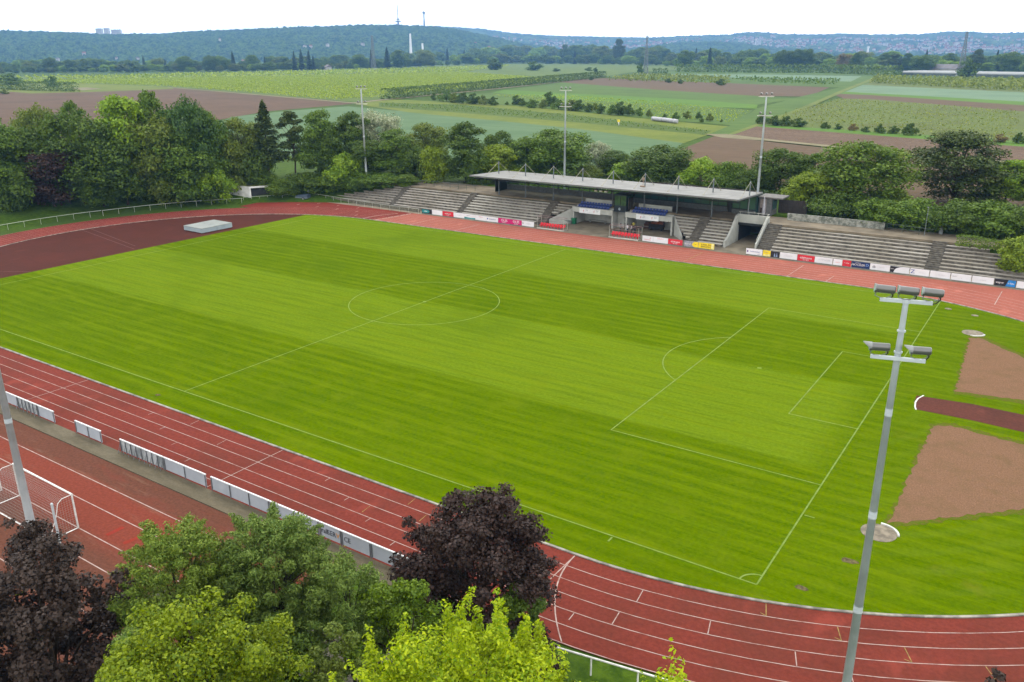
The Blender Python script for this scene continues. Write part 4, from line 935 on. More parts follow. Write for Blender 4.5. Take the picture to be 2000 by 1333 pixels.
g = MB(); g.tube([(0,0,0),(0,0,.95)], .28, 12); g.build('body', simple('pale_grey_bin', L(176,184,188), .5), t); g = MB(); g.tube([(0,0,.95),(0,0,1.02),(0,0,1.1)], [.31,.31,.1], 12); g.build('lid', M_STEEL, t)
t = thing('lamp_post', 'thin grey lamp post on the walkway behind the right terrace', 'lamp post', tuple(at(1805,461,3.5)))
g = MB(); g.tube([(0,0,0),(0,0,4.1)], [.055,.04], 8); g.build('pole', M_STEEL, t); g = MB(); g.tube([(0,0,4.05),(0,-.35,4.15)], .03, 6); g.box(-.1,.1,-.6,-.25,4.1,4.2); g.build('lamp_head', M_STEEL, t)
t = thing('roller', 'orange ground roller machine with black front parked in the right box of the grandstand', 'machine', tuple(at(1284,449)), R(8))
M_ORG = simple('orange_paint', L(164,92,58), .55, var=.15); M_DRB = simple('brown_cover', LV(92,62,48), .8, var=.2)
g = MB(); g.add([(-1.1,-.6,.45),(1.2,-.6,.45),(1.2,.7,.45),(-1.1,.7,.45),(-.95,-.6,1.35),(1.0,-.6,1.8),(1.0,.7,1.8),(-.95,.7,1.5)], [(0,3,2,1),(4,5,6,7),(0,1,5,4),(1,2,6,5),(2,3,7,6),(3,0,4,7)]); g.build('bonnet', M_ORG, t)
g = MB(); g.box(-1.3,1.25,-.95,-.604,.25,1.05); g.build('front_guard', M_BLACKM, t)
for x in (-.9,.9): 
    for y in (-.75,.6): g = MB(); g.tube([(x-.13,y,.33),(x+.13,y,.33)], .33, 14); g.build('wheel', simple('tyre', (.02,.02,.02), .8), t)
t = thing('pallet', 'flat wooden pallet with brown sheets left of the orange machine', 'pallet', tuple(at(1266,447)), R(6))
g = MB(); 
for k in range(5): g.box(-.8,.8,-.55+.24*k,-.37+.24*k,.1,.14)
for x in (-.7,0,.7): g.box(x-.05,x+.05,-.55,.6,0,.098)
g.build('deck', simple('raw_wood', L(176,140,92), .8), t); g = MB(); g.box(-.65,.6,-.4,.5,.142,.9); g.box(-.5,.5,-.3,.4,.9,1.15); g.build('load', M_DRB, t)
t = thing('small_goal', 'little pale mini goal on the grass bank at the left picture edge', 'goal', (*at(25,405,.8)[:2], .55))
g = MB(); g.tube([(-.8,0,0),(-.8,0,1.1),(.8,0,1.1),(.8,0,0)], .035, 6); g.tube([(-.8,0,1.1),(-.8,.7,0),(.8,.7,0),(.8,0,1.1)], .025, 6); g.build('goal_frame', M_RAIL, t)
for i, (px, py) in enumerate(((1852,604),(1904,617))):
    tag(MB().prism([(at(px,py)[0]+.3*math.cos(a*.785)*1.3, at(px,py)[1]+.3*math.sin(a*.785)) for a in range(8)], 0, .05).build('ground_plate', M_CIRC), ('pale round ground plate in the grass just right of the goal line end','pale round ground plate in the grass above the far throwing circle')[i], 'plate', 'ground plates')
# people
def person(loc, rz, shirt, trousers, label, arm=0.3, hair=(.03,.02,.015)):
    J = {'pel':(0,0,.95,.13),'wst':(0,0,1.10,.125),'chs':(0,0,1.32,.15),'nck':(0,0,1.47,.055),'hd0':(0,-.01,1.56,.085),'hd1':(0,-.01,1.68,.095),'hd2':(0,-.01,1.76,.06)}
    E = [('pel','wst'),('wst','chs'),('chs','nck'),('nck','hd0'),('hd0','hd1'),('hd1','hd2')]
    for s_, nme in ((-1,'l'),(1,'r')):
        J['hip'+nme] = (s_*.09,0,.86,.10); J['kn'+nme] = (s_*.10,-.02,.48,.065); J['an'+nme] = (s_*.10,.02,.09,.045); J['to'+nme] = (s_*.11,-.16,.04,.04)
        J['sh'+nme] = (s_*.18,0,1.38,.065); J['el'+nme] = (s_*.25,.03,1.12,.045); J['wr'+nme] = (s_*.24,-.05-arm*.5,.92+arm*.3,.033); J['hn'+nme] = (s_*.24,-.09-arm*.6,.86+arm*.3,.035)
        E += [('pel','hip'+nme),('hip'+nme,'kn'+nme),('kn'+nme,'an'+nme),('an'+nme,'to'+nme),('chs','sh'+nme),('sh'+nme,'el'+nme),('el'+nme,'wr'+nme),('wr'+nme,'hn'+nme)]
        for k in range(4): J['f%d%s' % (k,nme)] = (s_*(.215+.018*k),-.11-arm*.65-.004*k,.775+arm*.32+.006*abs(k-1.5),.009); E.append(('hn'+nme,'f%d%s' % (k,nme)))
        J['th'+nme] = (s_*.20,-.14-arm*.6,.83+arm*.3,.01); E.append(('hn'+nme,'th'+nme))
    ks = list(J); me = bpy.data.meshes.new('p'); me.from_pydata([J[k][:3] for k in ks], [(ks.index(a), ks.index(b)) for a, b in E], [])
    o = bpy.data.objects.new('p', me); COL.objects.link(o); md = o.modifiers.new('s', 'SKIN'); sv = me.skin_vertices[0].data
    for i, k in enumerate(ks): sv[i].radius = (J[k][3], J[k][3]*(.8 if k in ('pel','wst','chs') else 1)); sv[i].use_root = (k == 'pel')
    sb = o.modifiers.new('d', 'SUBSURF'); sb.levels = 1; bpy.context.view_layer.update()
    nm_ = bpy.data.meshes.new_from_object(o.evaluated_get(bpy.context.evaluated_depsgraph_get())); bpy.data.objects.remove(o)
    nm_.materials.clear()
    sk = simple('skin', L(206,160,136), .6)
    for m_ in (sk, shirt, trousers, simple('dark_shoe', (.03,.03,.03), .6)): nm_.materials.append(m_)
    for f in nm_.polygons:
        c = f.center; f.use_smooth = True; r_ = abs(c.x)
        f.material_index = 3 if c.z < .11 else (2 if c.z < 1.0 and r_ < .19 else (1 if c.z < 1.47 and (r_ < .215 or c.z > 1.16) else 0))
    t = link('person', nm_, None, loc); t.rotation_euler = (0,0,rz); tag(t, label, 'person', 'people by the right dugout')
    g = MB(); g.tube([(0,.03,1.60),(0,.02,1.70),(0,.0,1.78),(0,-.01,1.83)], [.085,.108,.095,.03], 12); g.build('hair', simple('dark_hair', hair, .7), t, True)
WS = simple('white_shirt', LV(222,222,226), .8); BK = simple('black_cloth', LV(30,30,36), .8); SHR = simple('dark_shorts', LV(44,46,56), .8); GRS = simple('grey_shirt', LV(150,140,140), .8); YLW = simple('yellow_green_shirt', LV(150,140,40), .8)
P_ = lambda px, py: tuple(at(px, py))
person(P_(1225,458), R(150), WS, SHR, 'person in white shirt and dark shorts behind the right red dugout', .35)
person(P_(1233,459), R(-70), WS, BK, 'person in white shirt next to the one in black, behind the right dugout', .2)
person(P_(1239.5,461), R(190), BK, BK, 'person in black clothes, rightmost of the group behind the right dugout', .25)
person(P_(1212,457), R(120), GRS, BK, 'person in grey shirt and black trousers, leftmost of the group behind the dugout', .5)
person(P_(1237,452), R(200), YLW, BK, 'person in olive yellow shirt standing behind the one in black', .2)

# ================================================================== FIELDS
ROWROT = math.atan2(-.43, .9)
_fz = [3.5]
def field(name, px, m, dz=.008):
    _fz[0] += dz; g = MB(); g.poly([at(x, y, _fz[0]) for x, y in px]); return struct(name, g, m)
F_VINE = field_mat('vine_ground', L(98,124,44), L(136,158,68), ROWROT, .35, .6, L(92,118,46))
F_BROWN = field_mat('ploughed_soil', L(112,88,66), L(136,108,84), ROWROT, .8, .5, L(104,84,62), .2)
F_BROWN2 = field_mat('harrowed_soil', L(112,94,68), L(134,112,84), ROWROT, .4, .5, L(124,96,76), .1)
F_BROWN3 = field_mat('rough_ploughed_soil', L(104,84,66), L(158,132,108), ROWROT, .9, .3, L(120,98,76), .5, 1.)
F_TEAL = field_mat('cabbage_field', L(100,136,88), L(128,158,112), ROWROT, .5, .7, L(96,132,88))
F_TEAL2 = field_mat('leek_field', L(122,156,116), L(150,178,142), ROWROT, .3, .7, L(120,152,116))
F_MEAD = field_mat('tall_meadow', L(84,112,42), L(114,138,56), ROWROT, .45, .4, L(96,116,48), .15)
F_MEADY = field_mat('flowering_meadow', L(120,138,44), L(148,160,62), ROWROT, .5, .4, L(104,130,44))
F_BRIGHT = field_mat('young_green_crop', L(96,140,40), L(122,164,56), ROWROT, .4, .6, L(102,144,44))
F_MID = field_mat('green_crop', L(90,124,48), L(116,146,62), ROWROT, .35, .7, L(84,114,46))
F_SCRUB = field_mat('weedy_field', L(104,124,56), L(136,152,78), ROWROT, .25, .35, L(112,116,66), .25, .6)
F_PATH = field_mat('gravel_track', L(150,144,104), L(180,172,138), ROWROT, .8, .2)
F_GPATH = field_mat('grassy_track', L(120,140,56), L(146,158,78), ROWROT, .3, .4)
field('farm_field', [(-400,152),(0,150),(200,148),(560,140),(900,126),(1250,123),(1380,134),(1230,142),(1180,150),(748,194),(690,199),(490,184),(330,171),(150,166),(-400,166)], F_VINE)
field('farm_field', [(-500,170),(0,176),(150,181),(330,172),(470,183),(655,199),(690,203),(565,214),(520,218),(445,231),(300,262),(0,330),(-500,330)], F_BROWN)
field('grass_verge', [(-400,168),(100,163),(150,163),(330,170),(340,174),(180,180),(60,183),(0,178),(-400,176)], F_MEADY)
field('farm_field', [(430,240),(450,229),(560,217),(680,208),(800,219),(960,234),(1130,251),(1335,279),(1300,305),(1230,330),(900,330),(500,300)], F_TEAL)
field('meadow', [(690,203),(752,194),(860,199),(1010,207),(1100,216),(1260,232),(1405,246),(1440,248),(1385,263),(1335,280),(1130,252),(960,235),(800,220)], F_MEADY)
field('meadow', [(740,201),(900,205),(1090,222),(1390,256),(1375,264),(1130,240),(900,221),(740,209)], F_MEAD)
field('farm_field', [(850,188),(1000,180),(1100,184),(1300,199),(1470,216),(1440,246),(1260,231),(1100,215),(1000,206),(860,198)], F_MID)
field('farm_field', [(960,181),(985,176),(1100,182),(1320,193),(1480,204),(1478,213),(1300,205),(1100,194)], F_BRIGHT)
field('farm_field', [(985,176),(1110,160),(1300,177),(1560,193),(1480,205),(1320,193),(1100,182)], F_MID)
field('farm_field', [(1080,160),(1180,153),(1300,158),(1500,166),(1620,171),(1580,189),(1480,188),(1300,177)], F_BROWN2)
field('farm_field', [(1180,150),(1290,146),(1680,158),(1640,171),(1500,166),(1300,158)], F_MID)
field('farm_field', [(1290,145),(1500,146),(1700,149),(1668,160),(1500,155)], F_TEAL2)
field('farm_field', [(1270,140),(1750,141),(1720,148),(1500,146),(1290,145)], F_MID)
field('farm_field', [(1690,160),(1712,152),(2000,160),(2500,176),(2500,196),(2000,181),(1660,166)], F_SCRUB)
field('farm_field', [(1660,165),(2000,181),(2500,206),(2500,226),(2000,200),(1640,179)], F_TEAL2)
field('farm_field', [(1640,179),(2000,199),(2500,226),(2500,234),(2000,206),(1620,183)], F_BRIGHT)
field('farm_field', [(1622,183),(1700,186),(2000,206),(2500,240),(2500,256),(2000,218),(1650,194)], F_BROWN2)
field('weedy_field', [(1500,234),(1640,193),(1700,194),(2000,218),(2500,258),(2500,312),(2000,278),(1480,246)], F_SCRUB)
field('grass_verge', [(1480,243),(2000,277),(2500,310),(2500,322),(2000,288),(1475,247)], F_BRIGHT)
field('farm_field', [(1424,264),(1475,247),(2000,287),(2500,322),(2500,372),(2000,316),(1740,296),(1500,272)], F_BROWN3)
field('farm_field', [(1330,292),(1396,266),(1500,277),(1740,303),(2000,326),(2500,380),(2500,480),(1780,420),(1600,380),(1330,350)], F_BROWN2)
field('meadow', [(1380,264),(1440,240),(1478,212),(1560,190),(1640,171),(1685,148),(1726,150),(1640,184),(1560,214),(1500,236),(1424,266)], F_MID)
field('farm_track', [(1376,262),(1420,262),(1500,272),(1740,296),(2000,318),(2500,368),(2500,374),(2000,322),(1740,300),(1500,275.5),(1410,269)], F_PATH)
field('farm_track', [(328,170.5),(490,183.5),(690,200.5),(748,194),(985,171),(1180,150),(1184,150.6),(990,172.5),(755,195.6),(690,202.3),(490,185),(328,171.3)], F_PATH)
field('farm_track', [(1420,263),(1556,214),(1640,178),(1706,152),(1716,152),(1652,178),(1572,214),(1436,262)], F_GPATH)
field('bare_patch', [(140,172),(170,171),(200,174),(160,177)], F_PATH)
# ================================================================== PLANTS
def leaf_geo(P, Nrm, size, rng, asp=.62, fold=.12):
    n_ = len(P); t = rng.normal(size=(n_,3)); t -= Nrm*(t*Nrm).sum(1, keepdims=True); t /= np.linalg.norm(t, axis=1, keepdims=True)+1e-9
    b = np.cross(Nrm, t); s = (size*(.45+1.1*rng.random((n_,1))))
    V = np.empty((n_,4,3)); V[:,0] = P-t*s*.5; V[:,1] = P+b*s*asp*.5+Nrm*s*fold; V[:,2] = P+t*s*.5-Nrm*s*fold*.6; V[:,3] = P-b*s*asp*.5+Nrm*s*fold
    return V.reshape(-1,3)
def quads(n_): return np.arange(n_*4).reshape(-1,4)
def unit(v): return v/(np.linalg.norm(v, axis=1, keepdims=True)+1e-9)
def clump_leaves(rng, C, Rr, n_, size, flat=.75, up=.45, jit=.7, asp=.62):
    """n_ leaves over clumps with centres C and radii Rr; denser to the outside, open inside"""
    w = Rr**2; idx = rng.choice(len(C), n_, p=w/w.sum()); d = unit(rng.normal(size=(n_,3))); d[:,2] = np.where((d[:,2] < -.3) & (rng.random(n_) < .6), -d[:,2]*.7, d[:,2])
    r = Rr[idx][:,None]*(.30+.85*rng.random((n_,1))**.75)
    P = C[idx]+d*r*np.array([1,1,flat]); N_ = unit(d+np.array([0,0,up])+rng.normal(size=(n_,3))*jit)
    return leaf_geo(P, N_, size, rng, asp)
def crown(rng, Wd, H, base, shape, ncl, n_, size):
    """leafy crown as vertices of leaf faces, and the clump centres for the limbs"""
    rx = Wd/2; zc = (H+base)/2; rz = (H-base)/2; C = []; Rr = []
    for k in range(ncl):
        th = rng.random()*2*math.pi; u = rng.uniform(-1, 1); rr = math.sqrt(1-u*u); f = .55+.38*rng.random()
        if shape == 'oval': prof = rr*(1-.25*max(0, u))
        elif shape == 'spread': prof = rr*1.0; u = u*.9+.1
        elif shape == 'column': prof = (abs(rr)**.6)*.95
        else: prof = rr
        if u < 0: prof = max(prof, .93*(1-.35*u*u)*(1 if shape != 'spread' else 1.05))
        c = np.array([rx*f*prof*math.cos(th), rx*f*prof*math.sin(th), zc+rz*u*.86*(.75+.25*f)])
        C.append(c+rng.normal(size=3)*rx*.07); Rr.append(rx*rng.uniform(.24,.42)*(1.1-.25*max(0,u)))
    C.append(np.array([0,0,zc])); Rr.append(rx*.55)
    C = np.array(C); Rr = np.array(Rr)
    return clump_leaves(rng, C, Rr, n_, size), C, Rr
def limbs(g, C, H, base, r0, rng, count=9, sides=7):
    top = (H+base)*.5+.15*(H-base); bend = rng.normal(size=2)*.02*H
    g.tube([(0,0,-.3),(bend[0]*.3,bend[1]*.3,base*.5),(bend[0],bend[1],base),(bend[0]*.6,bend[1]*.6,top)], [r0*1.25,r0,r0*.8,r0*.25], sides+1)
    for c in C[rng.permutation(len(C))[:count]]:
        z0 = rng.uniform(base*.75, min(c[2]*.85+.1, top)) if c[2] > base else base*.7
        m_ = Vector((c[0]*.45+bend[0]*.5, c[1]*.45+bend[1]*.5, z0+(c[2]-z0)*.62))
        g.tube([(bend[0]*.8,bend[1]*.8,z0), m_, tuple(c)], [r0*.42, r0*.28, r0*.08], 5)
M_BARK = simple('grey_brown_bark', L(92,80,66), .95, var=.3, scale=6, obj=True); M_BARKP = simple('pine_bark', L(120,96,80), .95, var=.3, scale=5, obj=True)
def LM(nm, a, b, c=None, tr=.3, sc=.6): return leaf_mat(nm, LF(*a), LF(*b), LF(*c) if c else None, tr, sc)
LEAF = {
 'dark': LM('dark_green_leaves', (46,74,22), (70,100,32), (80,110,36)), 'mid': LM('green_leaves', (56,88,26), (80,114,36), (92,126,42)),
 'bright': LM('bright_green_leaves', (84,124,28), (110,150,40), (124,160,44)), 'olive': LM('olive_leaves', (68,94,36), (94,118,50), (100,122,54)),
 'yellow': LM('yellow_green_leaves', (84,116,24), (116,144,42), (100,130,36)), 'blue': LM('blue_green_leaves', (40,72,34), (60,94,42), (68,102,48)),
 'purple': LM('purple_leaves', (42,33,36), (60,46,48), (52,42,42)), 'pine': LM('pine_needles', (40,62,24), (60,82,34), (70,88,40), .15),
 'spruce': LM('spruce_needles', (30,54,36), (44,68,42), (48,70,46), .15), 'silver': LM('silver_flowering_leaves', (122,146,146), (158,176,186), (90,116,84), .3),
 'hedge': LM('hedge_leaves', (54,86,24), (82,114,34), (96,126,38)), 'brown': LM('grey_brown_leaves', (98,96,70), (116,112,82), (90,100,60)),
}
PROTO = {}
def tree_proto(key, Wd, H, base, shape, ncl, n_, size, r0, seed, nl=9):
    rng = np.random.default_rng(seed); V, C, Rr = crown(rng, Wd, H, base, shape, ncl, n_, size)
    me = npmesh('crown', V, quads(len(V)//4), LEAF['mid']); g = MB(); limbs(g, C, H, base, r0, rng, nl)
    PROTO[key] = (me, g.mesh('trunk', M_BARK, True), Wd, H)
tree_proto('a', 9, 13, .5, 'round', 60, 17000, .36, .24, 1); tree_proto('b', 8, 14, .4, 'oval', 62, 17000, .34, .22, 2)
tree_proto('c', 11, 11, .8, 'spread', 66, 18000, .38, .25, 3); tree_proto('d', 6.5, 13, .3, 'column', 54, 15000, .32, .18, 4)
tree_proto('e', 9.5, 12.5, .3, 'oval', 48, 16000, .40, .24, 5); tree_proto('f', 10, 13, .6, 'round', 80, 18000, .36, .26, 6)
tree_proto('shrub', 5, 4, .0, 'round', 34, 8000, .24, .08, 7, 7); tree_proto('shrub2', 6, 3.6, .0, 'spread', 36, 8500, .24, .08, 8, 7)
tree_proto('bush', 3, 2.2, .0, 'round', 16, 1500, .30, .05, 9, 5); tree_proto('bush2', 3.4, 2.0, .0, 'round', 16, 1500, .30, .05, 10, 5)
def spruce_proto(key, Wd, H, base, n_, size, seed, tiers=18, droop=.25, bare=0):
    rng = np.random.default_rng(seed); z = base+(H-base)*rng.random(n_)**1.35*.985; tier = np.floor((z-base)/(H-base)*tiers); z = base+(tier+.5+rng.normal(size=n_)*.22)/tiers*(H-base)
    rmax = Wd/2*(1-(z-base)/(H-base)*.97)**.85; nb = 9; th = (rng.integers(0, nb, n_)+.35*rng.normal(size=n_)+tier*.37)/nb*2*math.pi; rr = rmax*(.15+.9*rng.random(n_)**.6)*(.82+.25*np.sin(th*3+tier*1.7))
    P = np.stack([rr*np.cos(th), rr*np.sin(th), z-droop*rr+rng.normal(size=n_)*.1], 1); N_ = unit(np.stack([np.cos(th)*.25, np.sin(th)*.25, np.ones(n_)], 1)+rng.normal(size=(n_,3))*.45)
    V = leaf_geo(P, N_, size, rng, .55); me = npmesh('crown', V, quads(n_), LEAF['spruce'])
    g = MB(); g.tube([(0,0,-.3),(0,0,H*.5),(0,0,H*.98)], [Wd*.032,Wd*.022,.02], 8)
    for k in range(14): a = k*2.4; zz = base+(H-base)*k/15; r_ = Wd/2*(1-k/15)*.8; g.tube([(0,0,zz),(r_*math.cos(a),r_*math.sin(a),zz-droop*r_)], [.06,.015], 4)
    PROTO[key] = (me, g.mesh('trunk', M_BARKP, True), Wd, H)
spruce_proto('spruce', 6, 15, .6, 7000, .42, 21); spruce_proto('slim_spruce', 4.2, 15, .4, 6000, .42, 22, 20); spruce_proto('pine_tall', 7.4, 15, 4.4, 8000, .44, 23, 9, .0)
def pine_proto(key, Wd, H, base, n_, size, seed, ncl=26):
    rng = np.random.default_rng(seed); C = []; Rr = []
    for k in range(ncl):
        u = rng.random(); z = base+(H-base)*u; rad = Wd/2*(math.sin(math.pi*(.18+.78*u)))**.7; th = rng.random()*6.283; r_ = rad*rng.uniform(.3,.9); C.append((r_*math.cos(th), r_*math.sin(th), z)); Rr.append(Wd*rng.uniform(.10,.19))
    C = np.array(C); Rr = np.array(Rr); V = clump_leaves(rng, C, Rr, n_, size, .5, .6, .8, .5)
    g = MB(); limbs(g, C, H, base, Wd*.026, rng, 16); PROTO[key] = (npmesh('crown', V, quads(n_), LEAF['pine']), g.mesh('trunk', M_BARKP, True), Wd, H)
pine_proto('pine', 12, 12, 1.2, 20000, .36, 31, 80); pine_proto('pine2', 5.5, 12, 3.6, 9000, .34, 32, 40)
_seen = {}
def plant(kind, mat_, B, w, h, label, cat='tree', group=None, rz=None, name=None, trunk=True, flat=None):
    cr, tk, W0, H0 = PROTO[kind]; nm_ = name or {'spruce':'spruce_tree','slim_spruce':'spruce_tree','pine':'pine_tree','pine2':'pine_tree','pine_tall':'pine_tree','shrub':'shrub','shrub2':'shrub','bush':'bush','bush2':'bush'}.get(kind, 'broadleaf_tree')
    rz = rnd.uniform(0, 6.28) if rz is None else rz; sc = (w/W0, w/W0*(flat or 1), h/H0)
    if trunk:
        t = thing(nm_, label, cat, tuple(B), rz, group); t.scale = sc
        c = link('crown', cr, t); link('trunk', tk, t)
    else:
        t = c = link(nm_, cr, None, tuple(B)); t.rotation_euler = (0,0,rz); t.scale = sc; tag(t, label, cat, group)
    c.material_slots[0].link = 'OBJECT'; c.material_slots[0].material = LEAF[mat_]
    return t
def ptree(px, by, ty, wpx, z0, kind, mat_, label, cat='tree', group='trees round the stadium', **kw):
    B = at_terrain(px, by) if by > 310 else at(px, by, z0)
    return plant(kind, mat_, (B[0], B[1], B[2]-.05), wpx*depth(B)/FPX, height(B, ty), label, cat, group, **kw)
T = [
 (12,392,214,110,2.5,'b','mid','tall green tree cut by the left picture edge, above the track railing'),
 (88,345,206,84,3.4,'c','olive','broad yellow green tree top behind the front trees at far left, against the brown field'),
 (70,388,238,110,2.5,'e','dark','dark green tree left of the purple tree, yellowish at its top'),
 (158,350,194,52,3.4,'d','mid','narrow green tree top rising behind the big dark tree at far left'),
 (168,397,212,140,2.2,'f','dark','big dark green tree right behind the purple tree'),
 (108,404,280,116,1.8,'a','purple','dark purple leaved tree standing above the left track curve'),
 (30,408,322,90,1.6,'shrub','dark','dark shrub at the left picture edge above the little goal'),
 (262,382,178,118,3.2,'a','bright','bright green tree, tallest of the left group, in front of the brown field'),
 (318,372,172,72,3.4,'d','mid','green tree top right behind the bright green one of the left group'),
 (318,392,220,120,2.8,'f','olive','olive green tree in the middle of the left group'),
 (250,400,252,128,2.0,'e','dark','dark green tree in front of the bright green one, above the railing'),
 (378,382,192,112,3.4,'c','blue','broad bluish dark tree at the right of the left group'),
 (418,380,200,76,3.4,'b','mid','green tree at the right end of the left group, beside the teal field'),
 (352,396,246,118,2.4,'a','mid','rounded green tree above the pale bush left of the bunker'),
 (204,404,300,100,1.8,'a','dark','dark low tree between the purple tree and the olive tree'),
 (400,392,300,90,2.4,'e','dark','dark low tree right behind the two bright bushes by the bunker'),
 (480,362,224,86,3.4,'a','olive','olive grey tree left of the tall pine'),
 (452,372,282,86,3.2,'shrub','olive','olive shrub with bare twigs behind the bunker'),
 (500,368,292,70,3.2,'shrub2','dark','dark shrub at the foot of the tall pine'),
 (528,364,199,80,3.3,'pine_tall','pine','tall pine with a straight bare trunk behind the bunker'),
 (578,352,222,62,3.4,'pine2','pine','smaller pine with a forked bare trunk right of the tall pine'),
 (626,352,206,86,3.4,'b','mid','fresh green tree between the small pine and the left floodlight mast'),
 (690,345,216,72,3.4,'d','dark','dark tree directly left of the left floodlight mast'),
 (742,335,216,96,3.4,'c','silver','whitish flowering tree right of the left floodlight mast'),
 (648,356,250,70,3.2,'e','dark','dark low tree behind the round bright bush'),
 (720,352,272,80,3.4,'a','dark','dark tree below the whitish flowering tree'),
 (768,350,246,88,3.4,'b','mid','green tree right below the whitish flowering tree'),
 (838,342,236,84,3.4,'a','olive','olive green tree left of the twin peaked tree behind the terrace'),
 (812,352,290,70,3.4,'shrub','dark','dark shrub behind the left terrace stair'),
 (848,356,290,64,3.4,'shrub','yellow','yellow green bush behind the left terrace'),
 (906,356,236,82,3.4,'d','dark','dark green twin peaked tree behind the left terrace'),
 (975,345,252,62,3.4,'a','dark','dark tree top behind the first roof masts'),
 (972,356,276,86,3.4,'e','yellow','yellow green tree beside the left end of the grandstand roof'),
 (935,360,300,60,3.4,'shrub','dark','dark shrub left of the grandstand roof end'),
 (1030,350,262,90,3.4,'e','mid','green tree, left half of the big group behind the roof'),
 (1088,350,250,130,3.4,'f','mid','broad green tree hiding the foot of the middle floodlight mast'),
 (1168,335,280,56,3.4,'shrub','silver','silvery flowering shrub behind the middle of the roof'),
 (1200,345,292,64,3.4,'a','dark','small dark tree right of the silvery shrub'),
 (1145,352,325,60,3.4,'shrub2','olive','olive brown shrub behind the roof below the silvery one'),
 (1230,356,318,70,3.4,'shrub','bright','light green shrub behind the roof, left of the round dark tree'),
 (1290,362,282,126,3.4,'f','dark','round dark green tree behind the grandstand roof'),
 (1368,372,312,76,3.4,'shrub','bright','light green shrub row behind the roof, left part'),
 (1420,378,320,84,3.4,'shrub2','mid','green shrub behind the roof just left of the right floodlight mast'),
 (1458,388,335,60,3.4,'shrub','dark','dark shrub at the foot of the right floodlight mast'),
 (1522,384,286,108,3.4,'f','dark','dark loose tree right of the right floodlight mast'),
 (1588,384,298,66,3.4,'d','mid','green tree between the dark loose tree and the big bright one'),
 (1676,412,270,166,3.4,'f','hedge','big bright green tree behind the low mottled wall'),
 (1582,412,330,94,3.4,'e','yellow','yellow olive tree left in front of the big bright tree'),
 (1740,408,370,70,3.4,'shrub','yellow','yellow olive shrub right of the big bright tree'),
 (1862,402,266,204,3.4,'pine','pine','very broad dark pine in front of the ploughed field at right'),
 (1962,408,304,92,3.4,'b','bright','light green tree at the right picture edge beside the broad pine'),
 (2040,410,290,120,3.4,'a','mid','green tree cut by the right picture edge'),
 (1640,425,380,110,3.4,'shrub2','dark','dark shrub along the mottled wall below the big bright tree'),
 (1712,440,392,96,3.4,'shrub','mid','green shrub at the right end of the mottled wall'),
 (1790,446,392,120,3.4,'shrub2','mid','green shrub behind the lamp post'),
 (1866,454,396,120,3.4,'shrub2','dark','dark green shrub right of the lamp post'),
 (1934,462,398,116,3.4,'shrub','mid','green shrub above the clipped hedge at right'),
 (2010,470,405,110,3.4,'shrub2','dark','dark shrub at the right picture edge above the clipped hedge'),
 (1988,528,468,84,1.2,'shrub','yellow','yellow green shrub at the right picture edge beside the terrace rows'),
 (1560,408,368,60,3.4,'shrub2','olive','olive shrub behind the dark board fence'),
 (676,366,304,78,2.8,'shrub','bright','round bright green bush left of the left floodlight mast foot'),
 (598,372,340,90,2.4,'shrub2','dark','dark spreading bush on the bank behind the grey trailer'),
 (640,374,344,80,2.6,'shrub2','hedge','low green bush below the round bright one'),
 (700,368,336,80,2.8,'shrub2','mid','low green bush at the foot of the left floodlight mast'),
 (752,364,340,84,3.2,'shrub2','mid','flat green bush at the upper end of the left terrace rows'),
 (792,362,342,50,3.4,'shrub','hedge','small green bush right at the top of the first terrace stair'),
 (420,394,332,74,1.6,'shrub','bright','round bright green bush left of the bunker'),
 (345,396,350,84,1.6,'shrub2','olive','spreading pale green bush left of the round bright one, above the railing'),
 (556,384,352,60,1.8,'shrub2','hedge','low bush on the bank right beside the bunker'),
 (512,368,330,60,2.8,'shrub2','hedge','low dark bush on the bank above the bunker roof'),
]
for px, by, ty, wpx, z0, kind, mat_, lab in T:
    sh = kind.startswith('shrub'); ptree(px, by, ty, wpx, z0, kind, mat_, lab, 'shrub' if sh else 'tree', 'shrubs round the stadium' if sh else 'trees round the stadium')
def hedge(label, pts, w, h, m, n_per_m=90, size=.22, seed=0):
    rng = np.random.default_rng(seed); P = []; Nn = []
    for a, b in zip(pts, pts[1:]):
        a = np.array(a, float); b = np.array(b, float); d = b-a; ln_ = np.linalg.norm(d); d /= ln_; r = np.array([-d[1], d[0], 0]); k = int(ln_*n_per_m)
        u = rng.random(k); side = rng.random(k); ang = side*math.pi; q = a+np.outer(u*ln_, d)
        off = np.clip(np.cos(ang)*1.3, -1, 1)*w/2; zz = np.clip(np.sin(ang)*1.5, 0, 1)*h*(.92+.1*np.sin(u*ln_*.9)+.06*rng.random(k)); low = rng.random(k) < .45; zz = np.where(low, zz*rng.random(k), zz)
        P.append(q+np.outer(off, r)+np.outer(zz, [0,0,1])+rng.normal(size=(k,3))*.06); Nn.append(unit(np.outer(np.cos(ang), r)+np.outer(np.sin(ang)+.2, [0,0,1])+rng.normal(size=(k,3))*.5))
    P = np.concatenate(P); Nn = np.concatenate(Nn); o0 = np.array(pts[0], float)
    return tag(link('hedge', npmesh('hedge', leaf_geo(P-o0, Nn, size, rng), quads(len(P)), m), None, tuple(o0)), label, 'hedge')
hedge('clipped green hedge along the top of the right terrace', [at(1866,478,3.5), at(1990,492,3.5), at(2080,502,3.5)], 1.1, 1.3, LEAF['hedge'], 260, .2, 1)
hedge('long dark clipped hedge running diagonally through the fields beside the gravel track', [at(749,195,3.6), at(985,171,3.6), at(1180,151,3.6)], 5, 5.6, LEAF['dark'], 26, 1.1, 2)
